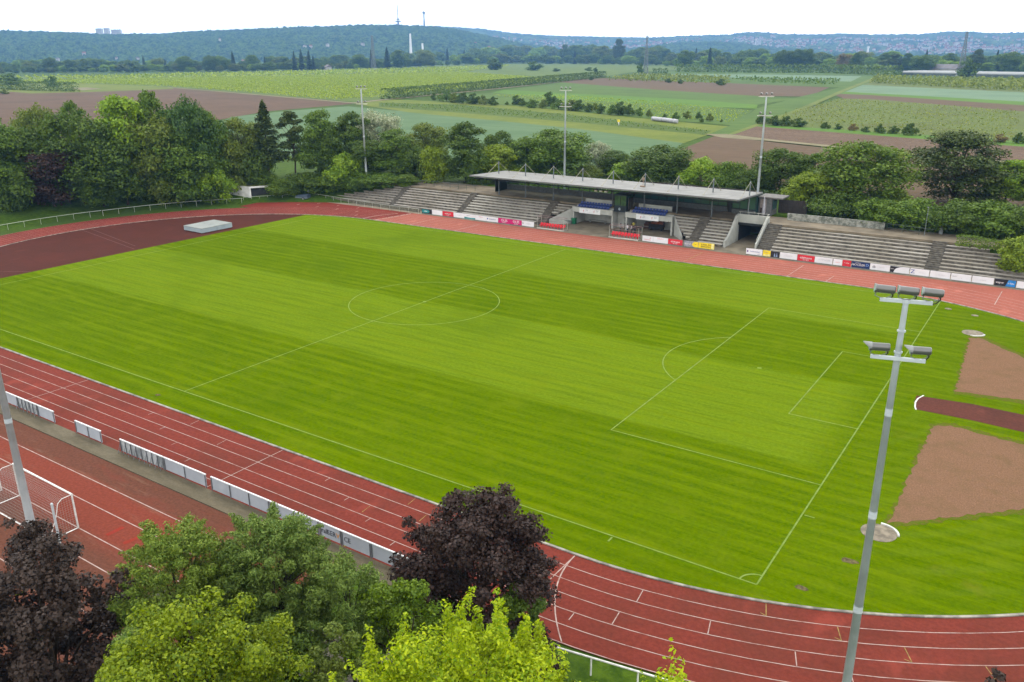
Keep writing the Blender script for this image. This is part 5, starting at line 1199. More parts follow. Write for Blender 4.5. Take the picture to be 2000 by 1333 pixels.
hedge('low hedge line at the left edge of the fields, behind the brown field', [at(-60,172,3.6), at(70,177,3.6), at(150,179,3.6)], 5, 6, LEAF['dark'], 30, 1.0, 3)
hedge('dark low hedge between the two pale crop strips, left of the greenhouse', [at(1320,141,3.6), at(1620,143,3.6), at(1755,148,3.6)], 9, 9, LEAF['hedge'], 12, 2.2, 4)
hedge('short dark hedge right of the slender pylon foot', [at(1274,145,3.6), at(1304,145,3.6)], 6, 6, LEAF['dark'], 16, 1.6, 5)
# bushes out in the fields
ROWA = [(847,196,13,9),(872,199,20,24),(888,201,18,20),(905,203,20,24),(925,204,20,22),(945,205,17,20),(962,206,16,20),(990,205,6,6),(1008,205,17,18),(1020,208,14,16),(1040,211,16,22),(1060,212,16,16),(1073,208,26,24),(1090,214,18,22),(1115,216,20,26),(1130,217,20,20),(1150,219,16,16),(1162,219,16,14),(1174,222,18,18),(1194,225,18,18),(1211,225,24,22),(1230,226,20,20),(1248,227,16,14),(1268,229,14,12),(1298,232,9,9),(1319,235,14,12),(1341,232,14,16),(1365,234,14,12),(1371,239,7,8),(1386,237,14,14),(1409,239,6,5)]
ROWB = [(1487,243,18,20),(1511,246,18,24),(1534,247,18,24),(1560,249,17,24),(1611,252,12,15),(1636,254,11,13),(1665,256,13,15),(1690,259,11,15),(1719,261,17,20),(1746,262,15,22),(1775,265,22,24),(1797,266,4,5),(1823,267,4,5),(1952,279,16,22),(1990,281,20,22)]
for i, (px, by, h_, w_) in enumerate(ROWA):
    ptree(px, by, by-h_, w_*1.12, 3.55, ('bush','bush2')[i % 2], ('dark','mid','olive')[(i*7) % 3 if i % 4 else 0], '%s %s bush, %s from left in the long bush row behind the middle mast' % ('large' if h_ > 17 else ('tiny' if h_ < 9 else 'low'), 'green', ordw(i+1)), 'bush', 'bushes in the long field row')
for i, (px, by, h_, w_) in enumerate(ROWB):
    ptree(px, by, by-h_, w_*1.1, 3.55, ('bush2','bush')[i % 2], ('dark','brown')[1 if i in (6,13) else 0], '%s round bush, %s from the left in the row along the ploughed field' % ('dark' if i not in (6,13) else 'brownish', ordw(i+1)), 'bush', 'bushes along the ploughed field')
for px, by, h_, w_, m_, lab in ((965,137,20,27,'dark','round dark bush alone in the far vineyard, left one of two'),(1042,138,16,29,'mid','broad green bush in the far vineyard, right one of two'),(1086,140,6,14,'dark','small low bush right of the two vineyard bushes'),(1250,146,21,12,'mid','slim green bush directly left of the slender pylon foot'),(1155,157,8,8,'dark','tiny bush at the far end of the diagonal hedge'),(1407,167,12,17,'dark','dark bush at the far orchard edge'),(1305,162,8,12,'dark','left one of two small bushes below the far orchard'),(1328,164,8,10,'dark','right one of two small bushes below the far orchard'),(18,166,20,44,'mid','broad green bush at the left picture edge beyond the brown field'),(103,170,20,24,'mid','single bush rising above the low hedge at far left'),(1150,139,7,14,'mid','little bush in the far vineyard left of the pylon, right of the low ones'),(1163,141,8,8,'dark','little dark bush next to the one left of the pylon'),(8,184,8,18,'olive','straggly bush on the verge at the left picture edge'),(1890,153,36,36,'dark','big round dark bush in front of the long greenhouse')):
    ptree(px, by, by-h_, w_*1.1, 3.55, 'bush', m_, lab, 'bush', None)
# vineyard and orchard rows: leafy rows nobody could count
def rows(name, px, m, dirv, rowgap, step, hgt, size, k, seed, z=3.6, wob=.5):
    rng = np.random.default_rng(seed); poly = [at(x, y, z)[:2] for x, y in px]; d = np.array(dirv, float); d /= np.linalg.norm(d); r = np.array([-d[1], d[0]])
    A_ = np.array(poly); us = A_@d; vs = A_@r; P = []
    for v in np.arange(vs.min(), vs.max(), rowgap):
        hits = []
        for i in range(len(poly)):
            v0, v1 = vs[i], vs[(i+1) % len(poly)]
            if (v0-v)*(v1-v) < 0: t = (v-v0)/(v1-v0); hits.append(us[i]+t*(us[(i+1) % len(poly)]-us[i]))
        hits.sort()
        for a, b in zip(hits[::2], hits[1::2]):
            u = np.arange(a, b, step); n_ = len(u)
            if n_ < 1: continue
            keep = rng.random(n_) < .93; u = u[keep]; n_ = len(u); q = np.outer(u, d)+v*r
            for j in range(k): P.append(np.c_[q+rng.normal(size=(n_,2))*wob, z+hgt*rng.random(n_)])
    P = np.concatenate(P); N_ = unit(rng.normal(size=P.shape)+np.array([0,0,.9])); o0 = np.array([*poly[0], z])
    return tag(link(name, npmesh(name, leaf_geo(P-o0, N_, size, rng), quads(len(P)), m), None, tuple(o0)), None, None, None, 'stuff')
LEAF['vine'] = LM('vine_leaves', (98,132,34), (138,164,58), (120,148,48)); LEAF['orch'] = LM('orchard_leaves', (82,108,44), (112,132,60), (100,120,56))
rows('vineyard', [(-200,162),(200,164),(330,169),(490,181),(650,196),(744,190),(960,170),(1100,156),(900,142),(560,150),(200,156),(-200,160)], LEAF['vine'], (.9,-.43), 4.0, 1.5, 1.5, .9, 3, 1)
rows('vineyard', [(-200,158),(200,156),(560,150),(900,142),(1000,128),(560,140),(200,148),(-200,152)], LEAF['vine'], (.9,-.43), 9, 4, 1.8, 2.8, 1, 2)
rows('orchard_rows', [(1185,158),(1240,148),(1430,153),(1420,164),(1300,161)], LEAF['orch'], (.9,-.43), 11, 5, 3.2, 2.4, 4, 3)
rows('orchard_rows', [(1700,163),(1714,153),(2000,160),(2400,176),(2400,192),(2000,179)], LEAF['orch'], (.96,-.1), 7, 3.5, 3.6, 2.2, 4, 4)
rows('orchard_rows', [(1430,154),(1460,153),(1640,158),(1630,166),(1500,163)], LEAF['hedge'], (.9,-.43), 9, 4, 2.4, 2.0, 3, 5)
rows('weeds', [(1500,234),(1640,194),(1990,217),(1990,276),(1490,244)], LEAF['orch'], (.9,-.43), 2.4, 1.5, .7, .7, 1, 6, wob=.9)
rows('weeds', [(745,202),(900,207),(1090,224),(1385,257),(1372,262),(1130,238),(900,219),(745,208)], LEAF['mid'], (.9,-.43), 1.6, 1.2, .7, .55, 1, 7, wob=.8)
rows('weeds', [(960,186),(1100,186),(1300,200),(1465,218),(1430,240),(1260,228),(1100,205)], LEAF['vine'], (.9,-.43), 2.2, 1.5, .5, .6, 1, 8, wob=.4)

# ================================================================== FOREGROUND TREES
def near_tree(px, top, wpx, dep, kind, m_, label, base_f=.28, n_=42000, size=.13, seed=0, asp=.62, lean=(0,0), ncl=80, name='broadleaf_tree', cat='tree', rr=(.13,.24), ztop=None):
    rng = np.random.default_rng(100+seed); P = at_depth(px, top, dep); H = float(P[2]); Wd = wpx*dep/FPX; base = H*base_f; rx = Wd/2; zc = (H+base)/2; rz = (H-base)/2; C = []; Rr = []
    for k in range(ncl):
        th = rng.random()*6.283; u = rng.uniform(-.95, 1); r_ = math.sqrt(1-u*u); f = rng.uniform(.35, .95)
        C.append((rx*f*r_*math.cos(th)*1.02, rx*f*r_*math.sin(th)*1.02, zc+rz*u*(.6+.4*f)*.93)); Rr.append(rx*rng.uniform(*rr))
    if kind == 'shoots':
        for k in range(64):
            th = rng.random()*6.283; f = rng.random()**.5*.95; x, y = rx*f*math.cos(th), rx*f*math.sin(th); z0 = zc+rz*math.sqrt(max(0, 1-f*f))*rng.uniform(.74,.98); ln_ = rng.uniform(.7, 1.7); tilt = rng.normal(size=2)*.22+np.array([math.cos(th), math.sin(th)])*.3*f
            for j in range(6): q = j/5; C.append((x+tilt[0]*ln_*q, y+tilt[1]*ln_*q, z0-.5+ln_*q)); Rr.append(.34*(1-.62*q))
        for k in range(60):
            th = rng.random()*6.283; u = rng.uniform(-.8, .5); r_ = math.sqrt(1-u*u); x, y, z0 = rx*r_*math.cos(th)*.8, rx*r_*math.sin(th)*.8, zc+rz*u*.9
            for j in range(5): q = j/4; C.append((x+math.cos(th)*1.1*q, y+math.sin(th)*1.1*q, z0+.5*q-.5*q*q)); Rr.append(.36*(1-.5*q))
    if kind == 'feather':
        for k in range(110):
            th = rng.random()*6.283; u = rng.uniform(-.7, .98); r_ = math.sqrt(1-u*u); x, y, z0 = rx*r_*math.cos(th)*.85, rx*r_*math.sin(th)*.85, zc+rz*u*.92; ln_ = rng.uniform(.5, 1.1)
            for j in range(4): q = j/3; C.append((x+math.cos(th)*.5*ln_*q, y+math.sin(th)*.5*ln_*q, z0+ln_*(.7*q-.25*q*q))); Rr.append(.30*(1-.55*q))
    if kind == 'lobes':
        C2 = []; 
        for k in range(34):
            th = rng.random()*6.283; u = rng.uniform(-.5, .95); r_ = math.sqrt(1-u*u); d = np.array([r_*math.cos(th)*rx, r_*math.sin(th)*rx, rz*u])
            for j in range(7): C.append(tuple(np.array([0,0,zc])+d*rng.uniform(.68,1.04)+rng.normal(size=3)*rx*.07)); Rr.append(rx*rng.uniform(.07,.15))
    C = np.array(C); Rr = np.array(Rr); C[:,2] = np.minimum(C[:,2], H-Rr*.6)
    V = clump_leaves(rng, C, Rr, n_, size, .85, .5, .65, asp)
    t = thing(name, label, cat, (float(P[0]), float(P[1]), 0), 0, 'trees in the foreground' if cat == 'tree' else 'shrubs in the foreground')
    link('crown', npmesh('crown', V, quads(len(V)//4), LEAF[m_]), t); g = MB(); big = C[Rr > np.median(Rr)]; limbs(g, big, H*.9, base, max(.06, Wd*.028), rng, 26, 9); g.build('trunk', M_BARK, t, True); return t
LEAF['maple'] = LM('purple_maple_leaves', (31,25,29), (56,43,48), (46,36,40), .2, .9); LEAF['plum'] = LM('dark_plum_leaves', (35,30,34), (59,51,57), (46,40,44), .2, .9)
LEAF['lime'] = LM('lime_green_leaves', (88, 132, 2), (160, 188, 14), (140, 170, 8), .4, .8); LEAF['hornb'] = LM('fresh_green_leaves', (62, 96, 4), (124, 150, 18), (108, 136, 14), .35, .7)
LEAF['feath'] = LM('feathery_green_leaves', (64, 100, 46), (112, 142, 82), (96, 126, 66), .3, .7); LEAF['feath2'] = LM('light_feathery_leaves', (66, 102, 38), (116, 144, 68), (98, 128, 54), .3, .7)
near_tree(925, 972, 300, 38, 'lobes', 'maple', 'dark purple maple standing between the near track and the lime green tree', .12, 52000, .15, 1, .75)
near_tree(522, 996, 232, 36, 'feather', 'feath', 'feathery grey green tree in front of the lettered perimeter board', .2, 84000, .14, 22, .36, ncl=120, rr=(.14,.25))
near_tree(330, 1024, 250, 35, 'feather', 'feath2', 'lighter feathery green tree right of the training goal', .16, 70000, .14, 3, .36, ncl=130, rr=(.15,.26))
near_tree(672, 1098, 165, 35, 'feather', 'feath', 'small feathery green tree leaning right of the larger feathery tree', .3, 20000, .13, 4, .36)
near_tree(48, 1036, 330, 33, 'lobes', 'plum', 'large dark plum coloured tree filling the lower left corner', .1, 60000, .15, 5, .75)
near_tree(30, 1062, 60, 36, 'plain', 'hornb', 'small green shrub peeping above the dark plum tree at the left edge', .1, 5000, .14, 6, .62, ncl=20, name='shrub', cat='shrub')
near_tree(365, 1182, 500, 27, 'plain', 'hornb', 'broad fresh green tree along the bottom edge, left of the lime green tree', .15, 76000, .125, 7, .62, ncl=190, rr=(.08,.17))
LEAF['hornb2'] = LM('deep_green_leaves', (50,84,10), (96,128,22), (84,116,20), .3, .7)
near_tree(775, 1120, 210, 34, 'plain', 'hornb2', 'green tree between the feathery tree and the purple maple', .05, 30000, .13, 8, .62, ncl=70)
near_tree(655, 1215, 180, 31, 'plain', 'olive', 'olive shrub at the bottom edge between fresh green and lime green trees', .05, 22000, .12, 9, .62, ncl=60, name='shrub', cat='shrub')
near_tree(880, 1238, 640, 23, 'shoots', 'lime', 'bright lime green tree with upright shoots at the bottom centre', .1, 100000, .12, 10, .5, ncl=110, rr=(.10,.18))
near_tree(1325, 1290, 150, 21, 'shoots', 'lime', 'tip of a lime green tree rising over the bottom edge below the white handrail', .1, 14000, .12, 11, .5, ncl=26)
near_tree(1012, 1150, 140, 37, 'plain', 'dark', 'dark green shrub under the right side of the purple maple', .02, 16000, .13, 12, .62, ncl=50, name='shrub', cat='shrub')
near_tree(1040, 1235, 120, 36, 'lobes', 'maple', 'low purple bush beside the start of the white handrail', .02, 12000, .14, 13, .7, ncl=30, name='shrub', cat='shrub')
near_tree(1115, 1292, 110, 34, 'plain', 'mid', 'low green weeds at the gravel path under the white handrail', .02, 7000, .13, 14, .5, ncl=30, name='shrub', cat='shrub')
near_tree(1985, 1282, 110, 24, 'lobes', 'plum', 'dark twig tips of a tree in the lower right corner', .1, 6000, .15, 15, .7, ncl=20)
near_tree(520, 1235, 200, 33, 'plain', 'dark', 'dark green understorey bush beneath the feathery trees', .02, 24000, .13, 16, .62, ncl=60, name='shrub', cat='shrub')
near_tree(235, 1180, 160, 31, 'plain', 'feath', 'soft green bush between the plum tree and the fresh green tree', .02, 16000, .13, 17, .4, ncl=50, name='shrub', cat='shrub')

# ================================================================== FAR TREELINE
BLX = [-200,0,250,500,700,850,1000,1200,1300,1500,1700,2000,2200]; BLY = [146,143,141,138.5,135,129,124,125.5,129,133,137,141,143]
def SEG(px):
    for lim, s_ in ((240,'at the far left'),(430,'below the vineyard slope'),(560,'left of the dark conifers'),(650,'among the dark conifers'),(790,'left of the white chimneys'),(960,'right of the white chimneys'),(1100,'above the middle floodlight mast'),(1250,'left of the slender pylon'),(1400,'right of the slender pylon'),(1540,'above the right mast'),(1690,'by the bridge tower'),(1860,'above the long greenhouse'),(3000,'at the far right')):
        if px < lim: return s_
_cnt = {}
COLW = {'dark':'dark green','mid':'green','bright':'bright green','olive':'olive','spruce':'dark','hedge':'mid green','blue':'bluish green','brown':'greyish brown','pine':'dull green'}
def far_tree(px, by, hpx, wpx, kind, m_, row):
    s_ = SEG(px); key = (s_, row); _cnt[key] = _cnt.get(key, 0)+1
    kd = 'conifer' if 'spruce' in kind else ('pine' if 'pine' in kind else 'tree')
    lab = '%s %s, %s in the %s of far trees %s' % (COLW[m_], kd, ordw(_cnt[key]), row, s_)
    B = at(px, by, 3.5)
    plant(kind, m_, (B[0], B[1], 3.2), wpx*depth(B)/FPX, height(B, by-hpx), lab, 'tree', 'trees of the far treeline', trunk=False)
KINDS = ['a','b','c','e','f','d','f','e']; frng = random.Random(5)
rowb = []; rowf = []
px = -150
while px < 2160:
    by = float(np.interp(px, BLX, BLY)); u = frng.random(); b_ = max(119.0, by-frng.uniform(2.0, 5.5))
    hh = frng.uniform(19, 31)*(1.15 if px > 900 else .85); con = frng.random() < .11
    rowb.append((px, b_, hh*(1.15 if con else 1), (hh*.42 if con else hh*frng.uniform(.9, 1.25)), frng.choice(['spruce','slim_spruce']) if con else frng.choice(KINDS), 'spruce' if con else frng.choice(['mid','hedge','hedge','bright','olive','mid']), 'back row'))
    px += frng.uniform(9, 17)
px = -150
while px < 2160:
    by = float(np.interp(px, BLX, BLY))+frng.uniform(-.5, 1.); hh = frng.uniform(9, 19)*(1.25 if px > 900 else 1.); con = frng.random() < .07
    rowf.append((px, by, hh*(1.2 if con else 1), hh*(.45 if con else frng.uniform(1.0, 1.6)), 'spruce' if con else frng.choice(KINDS), 'spruce' if con else frng.choice(['mid','bright','olive','hedge','mid','bright','hedge']), 'front row'))
    px += frng.uniform(9, 18)
for q in [(100,142,31,24,'f','dark'),(140,142,27,20,'f','dark'),(362,140,32,32,'a','mid'),(412,140,33,26,'f','dark'),(457,139,39,15,'spruce','spruce'),(430,139,30,34,'c','mid'),(576,138,38,14,'spruce','spruce'),(590,138,42,16,'spruce','spruce'),(605,138,40,16,'spruce','spruce'),(613,138,28,12,'slim_spruce','spruce'),(494,138,32,26,'a','mid'),(702,135,30,34,'a','mid'),(726,135,38,12,'slim_spruce','spruce'),(757,134,42,20,'spruce','spruce'),(780,133,38,36,'b','mid'),(828,131,34,40,'c','olive'),(1103,123,34,20,'pine','dark'),(1208,125,46,26,'pine','pine'),(1175,124,36,40,'a','olive'),(1340,134,38,34,'a','mid'),(1385,135,42,16,'spruce','spruce'),(1528,136,40,34,'f','dark'),(1552,136,42,34,'a','dark'),(1575,136,42,30,'f','dark'),(1648,138,34,30,'c','brown'),(1670,139,37,24,'d','dark'),(1800,141,35,46,'f','mid'),(1745,139,32,30,'pine','pine'),(1770,139,33,28,'pine','blue'),(1905,142,43,32,'pine','pine'),(1970,143,44,40,'a','mid'),(1510,134,24,26,'a','bright'),(1470,133,22,34,'a','bright')]: rowf.append((*q, 'front row'))
for q in sorted(rowb): far_tree(*q)
for q in sorted(rowf): far_tree(*q)
# ================================================================== HILLS, TOWN, TOWERS
def hill(name, prof, R0, R1, m, seed, px0=-620, px1=2620, step=3, rows_=110, bump=5., power=1.15):
    cols = np.arange(px0, px1+1, step); X = [q[0] for q in prof]; Y = [q[1] for q in prof]; g = MB(); n_ = len(cols); grid = []
    vs = np.zeros((rows_+8, n_, 3)); rng = np.random.default_rng(seed)
    for i, c in enumerate(cols):
        d = ray(c, float(np.interp(c, X, Y))); hl = math.hypot(d[0], d[1]); ux, uy = d[0]/hl, d[1]/hl; zr = CZ+R1*d[2]/hl-bump*.8
        for j in range(rows_+8):
            t = j/(rows_-1); Rr = R0+(R1-R0)*t
            if t <= 1: z = zr*(t**power*(1-.25*math.sin(math.pi*t)*0)); z = zr*smooth01(t*.92+.04) if power == 0 else z
            else: z = zr*(1-(t-1)*6)
            vs[j, i] = (CX+ux*Rr, CY+uy*Rr, z)
    k = .004
    for j in range(rows_+8):
        for i in range(n_):
            x, y, z = vs[j, i]; t = j/(rows_-1)
            f = noise.fractal(Vector((x*k, y*k, seed)), 1., 2., 4)*16*math.sin(math.pi*min(1, t)) if t < 1 else 0
            vs[j, i, 2] += f+(noise.noise(Vector((x*.045, y*.045, seed)))*.9+rng.normal()*.55)*bump
    idx = np.arange((rows_+8)*n_).reshape(rows_+8, n_); F = np.stack([idx[:-1,:-1], idx[:-1,1:], idx[1:,1:], idx[1:,:-1]], -1).reshape(-1,4)
    o = link(name, npmesh(name, vs.reshape(-1,3), F, m)); o['kind'] = 'structure'; return vs
n = NT('wooded_hill'); p = n.pos(); f = n.noise(p, .045, 6, rough=.85); b_ = n.noise(p, .0022, 5); v_ = n.noise(p, .004, 4)
c_ = n.mix(n.rng(f, .42, .58), L(12,34,10), L(104,136,52)); c_ = n.mix(n.rng(b_, .55, .7, 0, .7), c_, L(64,92,38)); c_ = n.mix(n.rng(v_, .64, .70, 0, .8), c_, L(116,132,58)); n.bsdf(c_, .95, spec=.05); M_HILL = n.m
n = NT('suburb_hill'); p = n.pos(); f = n.noise(p, .02, 6, rough=.75); b_ = n.noise(p, .0016, 5)
c_ = n.mix(n.rng(f, .42, .58), L(34,60,24), L(128,150,84)); c_ = n.mix(n.rng(b_, .5, .68, 0, .7), c_, L(96,116,64)); n.bsdf(c_, .95, spec=.05); M_HILL2 = n.m
P1_ = [(-620,52),(-200,54),(0,58),(60,60),(130,62),(190,64),(290,66),(350,62),(450,57),(500,55),(560,52),(640,50),(720,47),(790,48),(850,51),(900,58),(960,70),(1020,84),(1100,96),(1200,104),(2620,108)]
P2_ = [(-620,70),(600,64),(780,56),(850,51),(900,53),(950,57),(1000,64),(1050,68),(1100,70),(1200,72),(1250,73),(1300,72),(1350,69),(1430,67),(1440,64),(1480,62),(1530,66),(1600,67),(1640,65),(1700,67),(1800,66),(1850,61),(1900,62),(1950,64),(2000,63),(2620,60)]
H1 = hill('hills', P1_, 2900, 4100, M_HILL, 3, rows_=120, power=.8); H2 = hill('hills', P2_, 4300, 6800, M_HILL2, 9, rows_=120, bump=5, power=.9)
P3_ = [(-620,110),(900,108),(1180,100),(1260,90),(1320,82),(1400,80),(1450,84),(1520,92),(1600,99),(1700,104),(2620,108)]
H3 = hill('hills', P3_, 3600, 4600, M_HILL, 14, step=4, rows_=60, power=.8)
M_HW = simple('house_white', LV(178,174,168), .8, var=.12, scale=.05); M_HR = simple('red_tile_roof', LV(132,82,66), .85, var=.2, scale=.05); M_HG = simple('grey_roof', LV(112,108,108), .85, var=.2, scale=.05)
def house_mesh(a, b, h, rh, roof):
    g = MB(); g.box(-a,a,-b,b,-6,h,0); g.add([(-a-.5,-b-.5,h-.2),(a+.5,-b-.5,h-.2),(a+.5,b+.5,h-.2),(-a-.5,b+.5,h-.2),(-a-.5,0,h+rh),(a+.5,0,h+rh)], [(0,1,5,4),(2,3,4,5),(1,2,5),(3,0,4)], 1); return g
HM = [house_mesh(7,5.5,8,4.5,0).mesh('house', [M_HW, M_HR]), house_mesh(9,6,9,4,0).mesh('house', [M_HW, M_HG]), house_mesh(12,7,12,2,0).mesh('house', [M_HW, M_HG])]
hr = np.random.default_rng(77); pts = []
def density(px, t):
    c = noise.noise(Vector((px*.012, t*9, 3.3)))*.8+noise.noise(Vector((px*.035, t*22, 8.1)))*.5
    return c+.32-(1.2 if t > .66 else 0)-(.5 if px < 980 and t < .3 else 0)
npx = H2.shape[1]
for k in range(9000):
    i = hr.integers(0, npx); px_ = -620+3*i; t = hr.random()*.86
    if not 925 < px_ < 2350: continue
    if density(px_, t) < hr.random()*.55: continue
    j = int(t*119); pts.append((H2[j, i], px_))
pts = sorted(pts, key=lambda q: float(np.hypot(q[0][0]-CX, q[0][1]-CY)))
vis = [q for q in pts if q[1] < 2010]; ind = vis[::max(1, len(vis)//292)][:292]; idset = {id(q) for q in ind}; rest = [q for q in pts if id(q) not in idset]
for q, _ in ind:
    o = link('house', HM[hr.integers(0, 3)], None, tuple(q)); o.rotation_euler = (0,0,hr.random()*3.14); s_ = hr.uniform(.6, 1.0); o.scale = (s_,s_,s_*hr.uniform(.9,1.2))
    tag(o, 'small pale house among the many houses scattered over the far hillside town', 'house', 'houses of the far hillside town')
g = MB()
for q, _ in rest[:1700]:
    s_ = hr.uniform(.55, .9); h_ = house_mesh(7*s_, 5.5*s_, 8, 4, 0); a = hr.random()*3.14; o_ = len(g.v); ca, sa = math.cos(a), math.sin(a)
    g.add([(q[0]+x*ca-y*sa, q[1]+x*sa+y*ca, q[2]+z) for x, y, z in h_.v], h_.f); g.mi[-len(h_.f):] = h_.mi
tag(g.build('hillside_houses', [M_HW, M_HR]), None, None, None, 'stuff')
for k in range(26):                                         # scattered houses at the foot of the wooded hill
    i = hr.integers(195, 560); j = int(hr.random()**2*60); q = H1[j, i]; o = link('house', HM[k % 2], None, tuple(q)); o.rotation_euler = (0,0,hr.random()*3.14); o.scale = (.7,.7,.8)
    tag(o, 'small pale house standing alone on the wooded hill slope', 'house', 'single houses on the wooded hill')
def at_R(px, py, Rr): d = ray(px, py); return CAM+d*(Rr/math.hypot(d[0], d[1]))
def block(label, px, top, bot, wpx, Rr, m, cat='apartment block', group=None, dz=20):
    T_ = at_R(px, top, Rr); B_ = at_R(px, bot, Rr); w = wpx*Rr/FPX*.98; h = T_[2]-B_[2]; g = MB(); g.box(-w/2,w/2,-7,7,-dz,h); n_ = max(2, int(h/3.2))
    t = thing('apartment_block', label, cat, tuple(B_), math.atan2(-RT[1], RT[0])*-1, group); g.build('wall', m, t)
    for k in range(n_): g = MB(); z = .8+k*(h-1)/n_; g.box(-w/2+1,w/2-1,-7.15,-7.0,z,z+1.3); g.build('window_band', M_HG, t)
M_BLK2 = simple('pale_block', LV(206,206,208), .8, var=.06, scale=.05)
for q in (('pale high rise, leftmost of three on the wooded ridge at far left', 195,56,66,10,4080), ('pale high rise, middle one of three on the wooded ridge at far left', 209.5,55,66,8,4080), ('wide pale high rise, right one of three on the wooded ridge', 228,58,66,16,4080),
          ('large pale block left of the white bridge tower in the far town', 1655,99,108,22,4700), ('wide white industrial hall right of the white bridge tower', 1752,99,109,40,4650), ('tall pale block above the white halls in the far town', 1806,93,106,12,4700), ('long low white hall at the foot of the far town', 1730,107,113,90,4300), ('tall pale block on the far hillside right of the pylon', 1480,76,92,9,4800)):
    block(*q, M_BLK2)
def tower(name, label, px, top, bot, Rr, prof, m, cat, rings=()):
    T_ = at_R(px, top, Rr); B_ = at_R(px, bot, Rr); h = T_[2]-B_[2]; t = thing(name, label, cat, tuple(B_)); g = MB(); g.tube([(0,0,-30)]+[(0,0,h*u) for u, r_ in prof], [prof[0][1]]+[r_ for u, r_ in prof], 12); g.build('shaft', m, t)
    for u, r_, hh in rings: g = MB(); g.tube([(0,0,h*u-hh/2),(0,0,h*u),(0,0,h*u+hh/2)], [r_*.6,r_,r_*.8], 14); g.build('platform', m, t)
M_CHW = simple('white_chimney', LV(226,226,228), .7, var=.04, scale=.05); M_TWR = simple('grey_tower', LV(120,126,132), .7, var=.06, scale=.05)
tower('chimney', 'tall white chimney in front of the wooded hill', 803,66,112,2700,[(0,4.6),(.5,3.6),(1,2.6)],M_CHW,'chimney')
tower('chimney', 'shorter white chimney right of the tall one', 826,85,112,2700,[(0,3.6),(.6,3.2),(1,2.8)],M_CHW,'chimney')
tower('transmission_tower', 'tall thin transmitter mast with a platform at its foot on the wooded ridge', 778,-6,52,4100,[(0,4.2),(.3,2.4),(.6,1.8),(1,1.0)],M_TWR,'tower',((.17,15,5),(.24,9,4)))
tower('television_tower', 'slim television tower with a round basket beyond the wooded ridge', 829,17,60,5200,[(0,6.0),(.5,4.2),(.72,3.4),(.9,1.6),(1,1.0)],M_TWR,'tower',((.80,9.5,14),))
tower('radio_tower', 'small pale tower on the slope left of the transmitter mast', 740,46,58,4020,[(0,2.4),(1,1.8)],M_CHW,'tower')
tower('bridge_tower', 'white bridge tower in front of the far town', 1693,91,116,3700,[(0,4.4),(.8,3.6),(1,4.8)],M_CHW,'tower')
tower('stone_chimney', 'pale short chimney right of the long greenhouse roof bush', 1858,119.5,132,1500,[(0,2.2),(1,1.6)],M_CHW,'chimney')
def lattice(label, px, top, bot, wb, wt, m, th=.3, n_=14, arms=()):
    B_ = at(px, bot, 3.5); h = height(B_, top); t = thing('lattice_pylon', label, 'pylon', tuple(B_), .3); sc = depth(B_)/FPX; wb *= sc/2; wt *= sc/2; g = MB()
    r_ = lambda u: wb+(wt-wb)*min(1, u*1.25); cs = [(1,1),(-1,1),(-1,-1),(1,-1)]
    for k in range(n_):
        u0, u1 = k/n_, (k+1)/n_
        for i in range(4):
            a, b = cs[i], cs[(i+1) % 4]; p_ = lambda c, u: (c[0]*r_(u), c[1]*r_(u), h*u)
            g.bar(p_(a,u0), p_(a,u1), th); g.bar(p_(a,u0), p_(b,u1), th*.6); g.bar(p_(b,u0), p_(a,u1), th*.6); g.bar(p_(a,u1), p_(b,u1), th*.6)
    g.build('lattice', m, t)
    for u, w in arms: g = MB(); g.bar((-w*sc,0,h*u),(w*sc,0,h*u), th*1.5); g.build('crossarm', m, t)
    g = MB(); g.box(-wb*1.3,wb*1.3,-wb*1.3,wb*1.3,-.5,1.2); g.build('footing', M_CONCL, t)
lattice('slender grey lattice pylon standing in the fields right of the diagonal hedge', 1261,70,146,9,3,M_STEEL,.30,22)
lattice('grey lattice pylon rising behind the long greenhouse at right', 1875,62,150,12,3.5,M_STEEL,.32,20)
lattice('faint thin lattice pylon in front of the hill, left of the white chimney', 730,70,136,8,3,M_STEEL,.34,16)
t = thing('greenhouse', 'long low white greenhouse behind the orchard strip at right', 'greenhouse', tuple(at(1758,147,3.5))); A_ = np.array(at(1758,147,3.5)); B_ = np.array(at(2060,154,3.5)); v_ = B_-A_; ln_ = float(np.linalg.norm(v_)); t.rotation_euler = (0,0,math.atan2(v_[1], v_[0]))
M_GH = simple('white_greenhouse_film', L(168,174,170), .5, var=.06, scale=.08)
for k in range(5):
    g = MB(); pts_ = [(4*math.cos(math.pi*a/8), 2.4+1.9*math.sin(math.pi*a/8)) for a in range(9)]; vs = [(0, 4+8.1*k+y, z) for y, z in pts_]+[(ln_, 4+8.1*k+y, z) for y, z in pts_]
    g.add(vs, [(a, a+9, a+10, a+1) for a in range(8)]+[tuple(range(9)), tuple(range(17, 8, -1))]); g.build('roof_span', M_GH, t)
g = MB(); g.box(0,ln_,0,40.4,0,2.38); g.build('side_wall', simple('greenhouse_side', L(120,132,118), .6, var=.2, scale=.2), t)
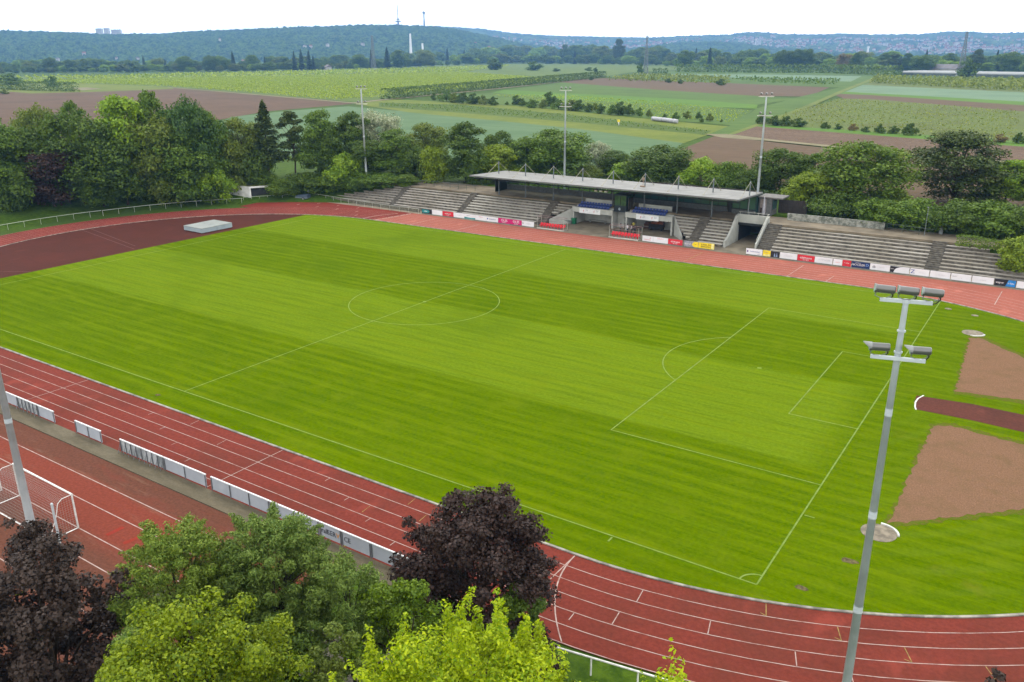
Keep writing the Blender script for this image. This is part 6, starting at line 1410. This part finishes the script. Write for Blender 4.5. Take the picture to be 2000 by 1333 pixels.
t = thing('shed', 'long grey barn roof between trees above the greenhouse', 'barn', tuple(at(1835,141,3.5)), -.4); g = MB(); g.box(-24,24,-8,8,0,4); g.build('wall', M_HW, t); g = MB(); g.add([(-25,-9,3.9),(25,-9,3.9),(25,9,3.9),(-25,9,3.9),(-25,0,9),(25,0,9)], [(0,1,5,4),(2,3,4,5),(1,2,5),(3,0,4)]); g.build('roof', M_HG, t)
t = thing('garden_house', 'little white house with dark roof in the treeline right of the dark conifers', 'house', tuple(at(641,137,3.5)), -.5); g = MB(); g.box(-6,6,-4,4,0,4.5); g.build('wall', M_HW, t); g = MB(); g.add([(-7,-5,4.4),(7,-5,4.4),(7,5,4.4),(-7,5,4.4),(-7,0,8),(7,0,8)], [(0,1,5,4),(2,3,4,5),(1,2,5),(3,0,4)]); g.build('roof', M_HG, t)
M_FOIL = simple('white_foil', L(226,228,232), .4, var=.05)
bl = MB(); bl.tube([(-.75,0,.65),(-.7,0,.65),(.7,0,.65),(.75,0,.65)], [.5,.64,.64,.5], 12); bme = bl.mesh('bale', M_FOIL, True)
for k in range(13): B_ = at(1277+k*3.5, 235.5+k*.42+rnd.uniform(-.3,.3), 3.7); o = link('bale', bme, None, (B_[0], B_[1], 3.6)); o.rotation_euler = (0,0,rnd.uniform(-.5,.3)); o.scale = (1.15,)*3; tag(o, 'white wrapped bale in the row lying on the meadow below the field bushes', 'bale', 'white bales in a row')
t = thing('marker_post', 'small yellow topped white marker in the meadow behind the stand', 'marker', tuple(at(1208,245,3.6))); g = MB(); g.box(-.2,.2,-.1,.1,0,1.1); g.build('post', M_CHW, t); g = MB(); g.box(-.45,.45,-.12,.12,1.1,1.9); g.build('sign_plate', M_YEL, t)

# ================================================================== HAZE
g = MB(); g.box(-8600, 2700, -1000, 8300, -80, 330); hz = g.build('haze', []); hz['kind'] = 'stuff'
n = NT('air'); n.t.links.clear(); vp = n.n('ShaderNodeVolumePrincipled'); vp.inputs['Color'].default_value = (.19, .42, .80, 1); vp.inputs['Density'].default_value = 1.25e-4; vp.inputs['Anisotropy'].default_value = 0.0
n.l(vp.outputs[0], n.out.inputs['Volume']); hz.data.materials.append(n.m)
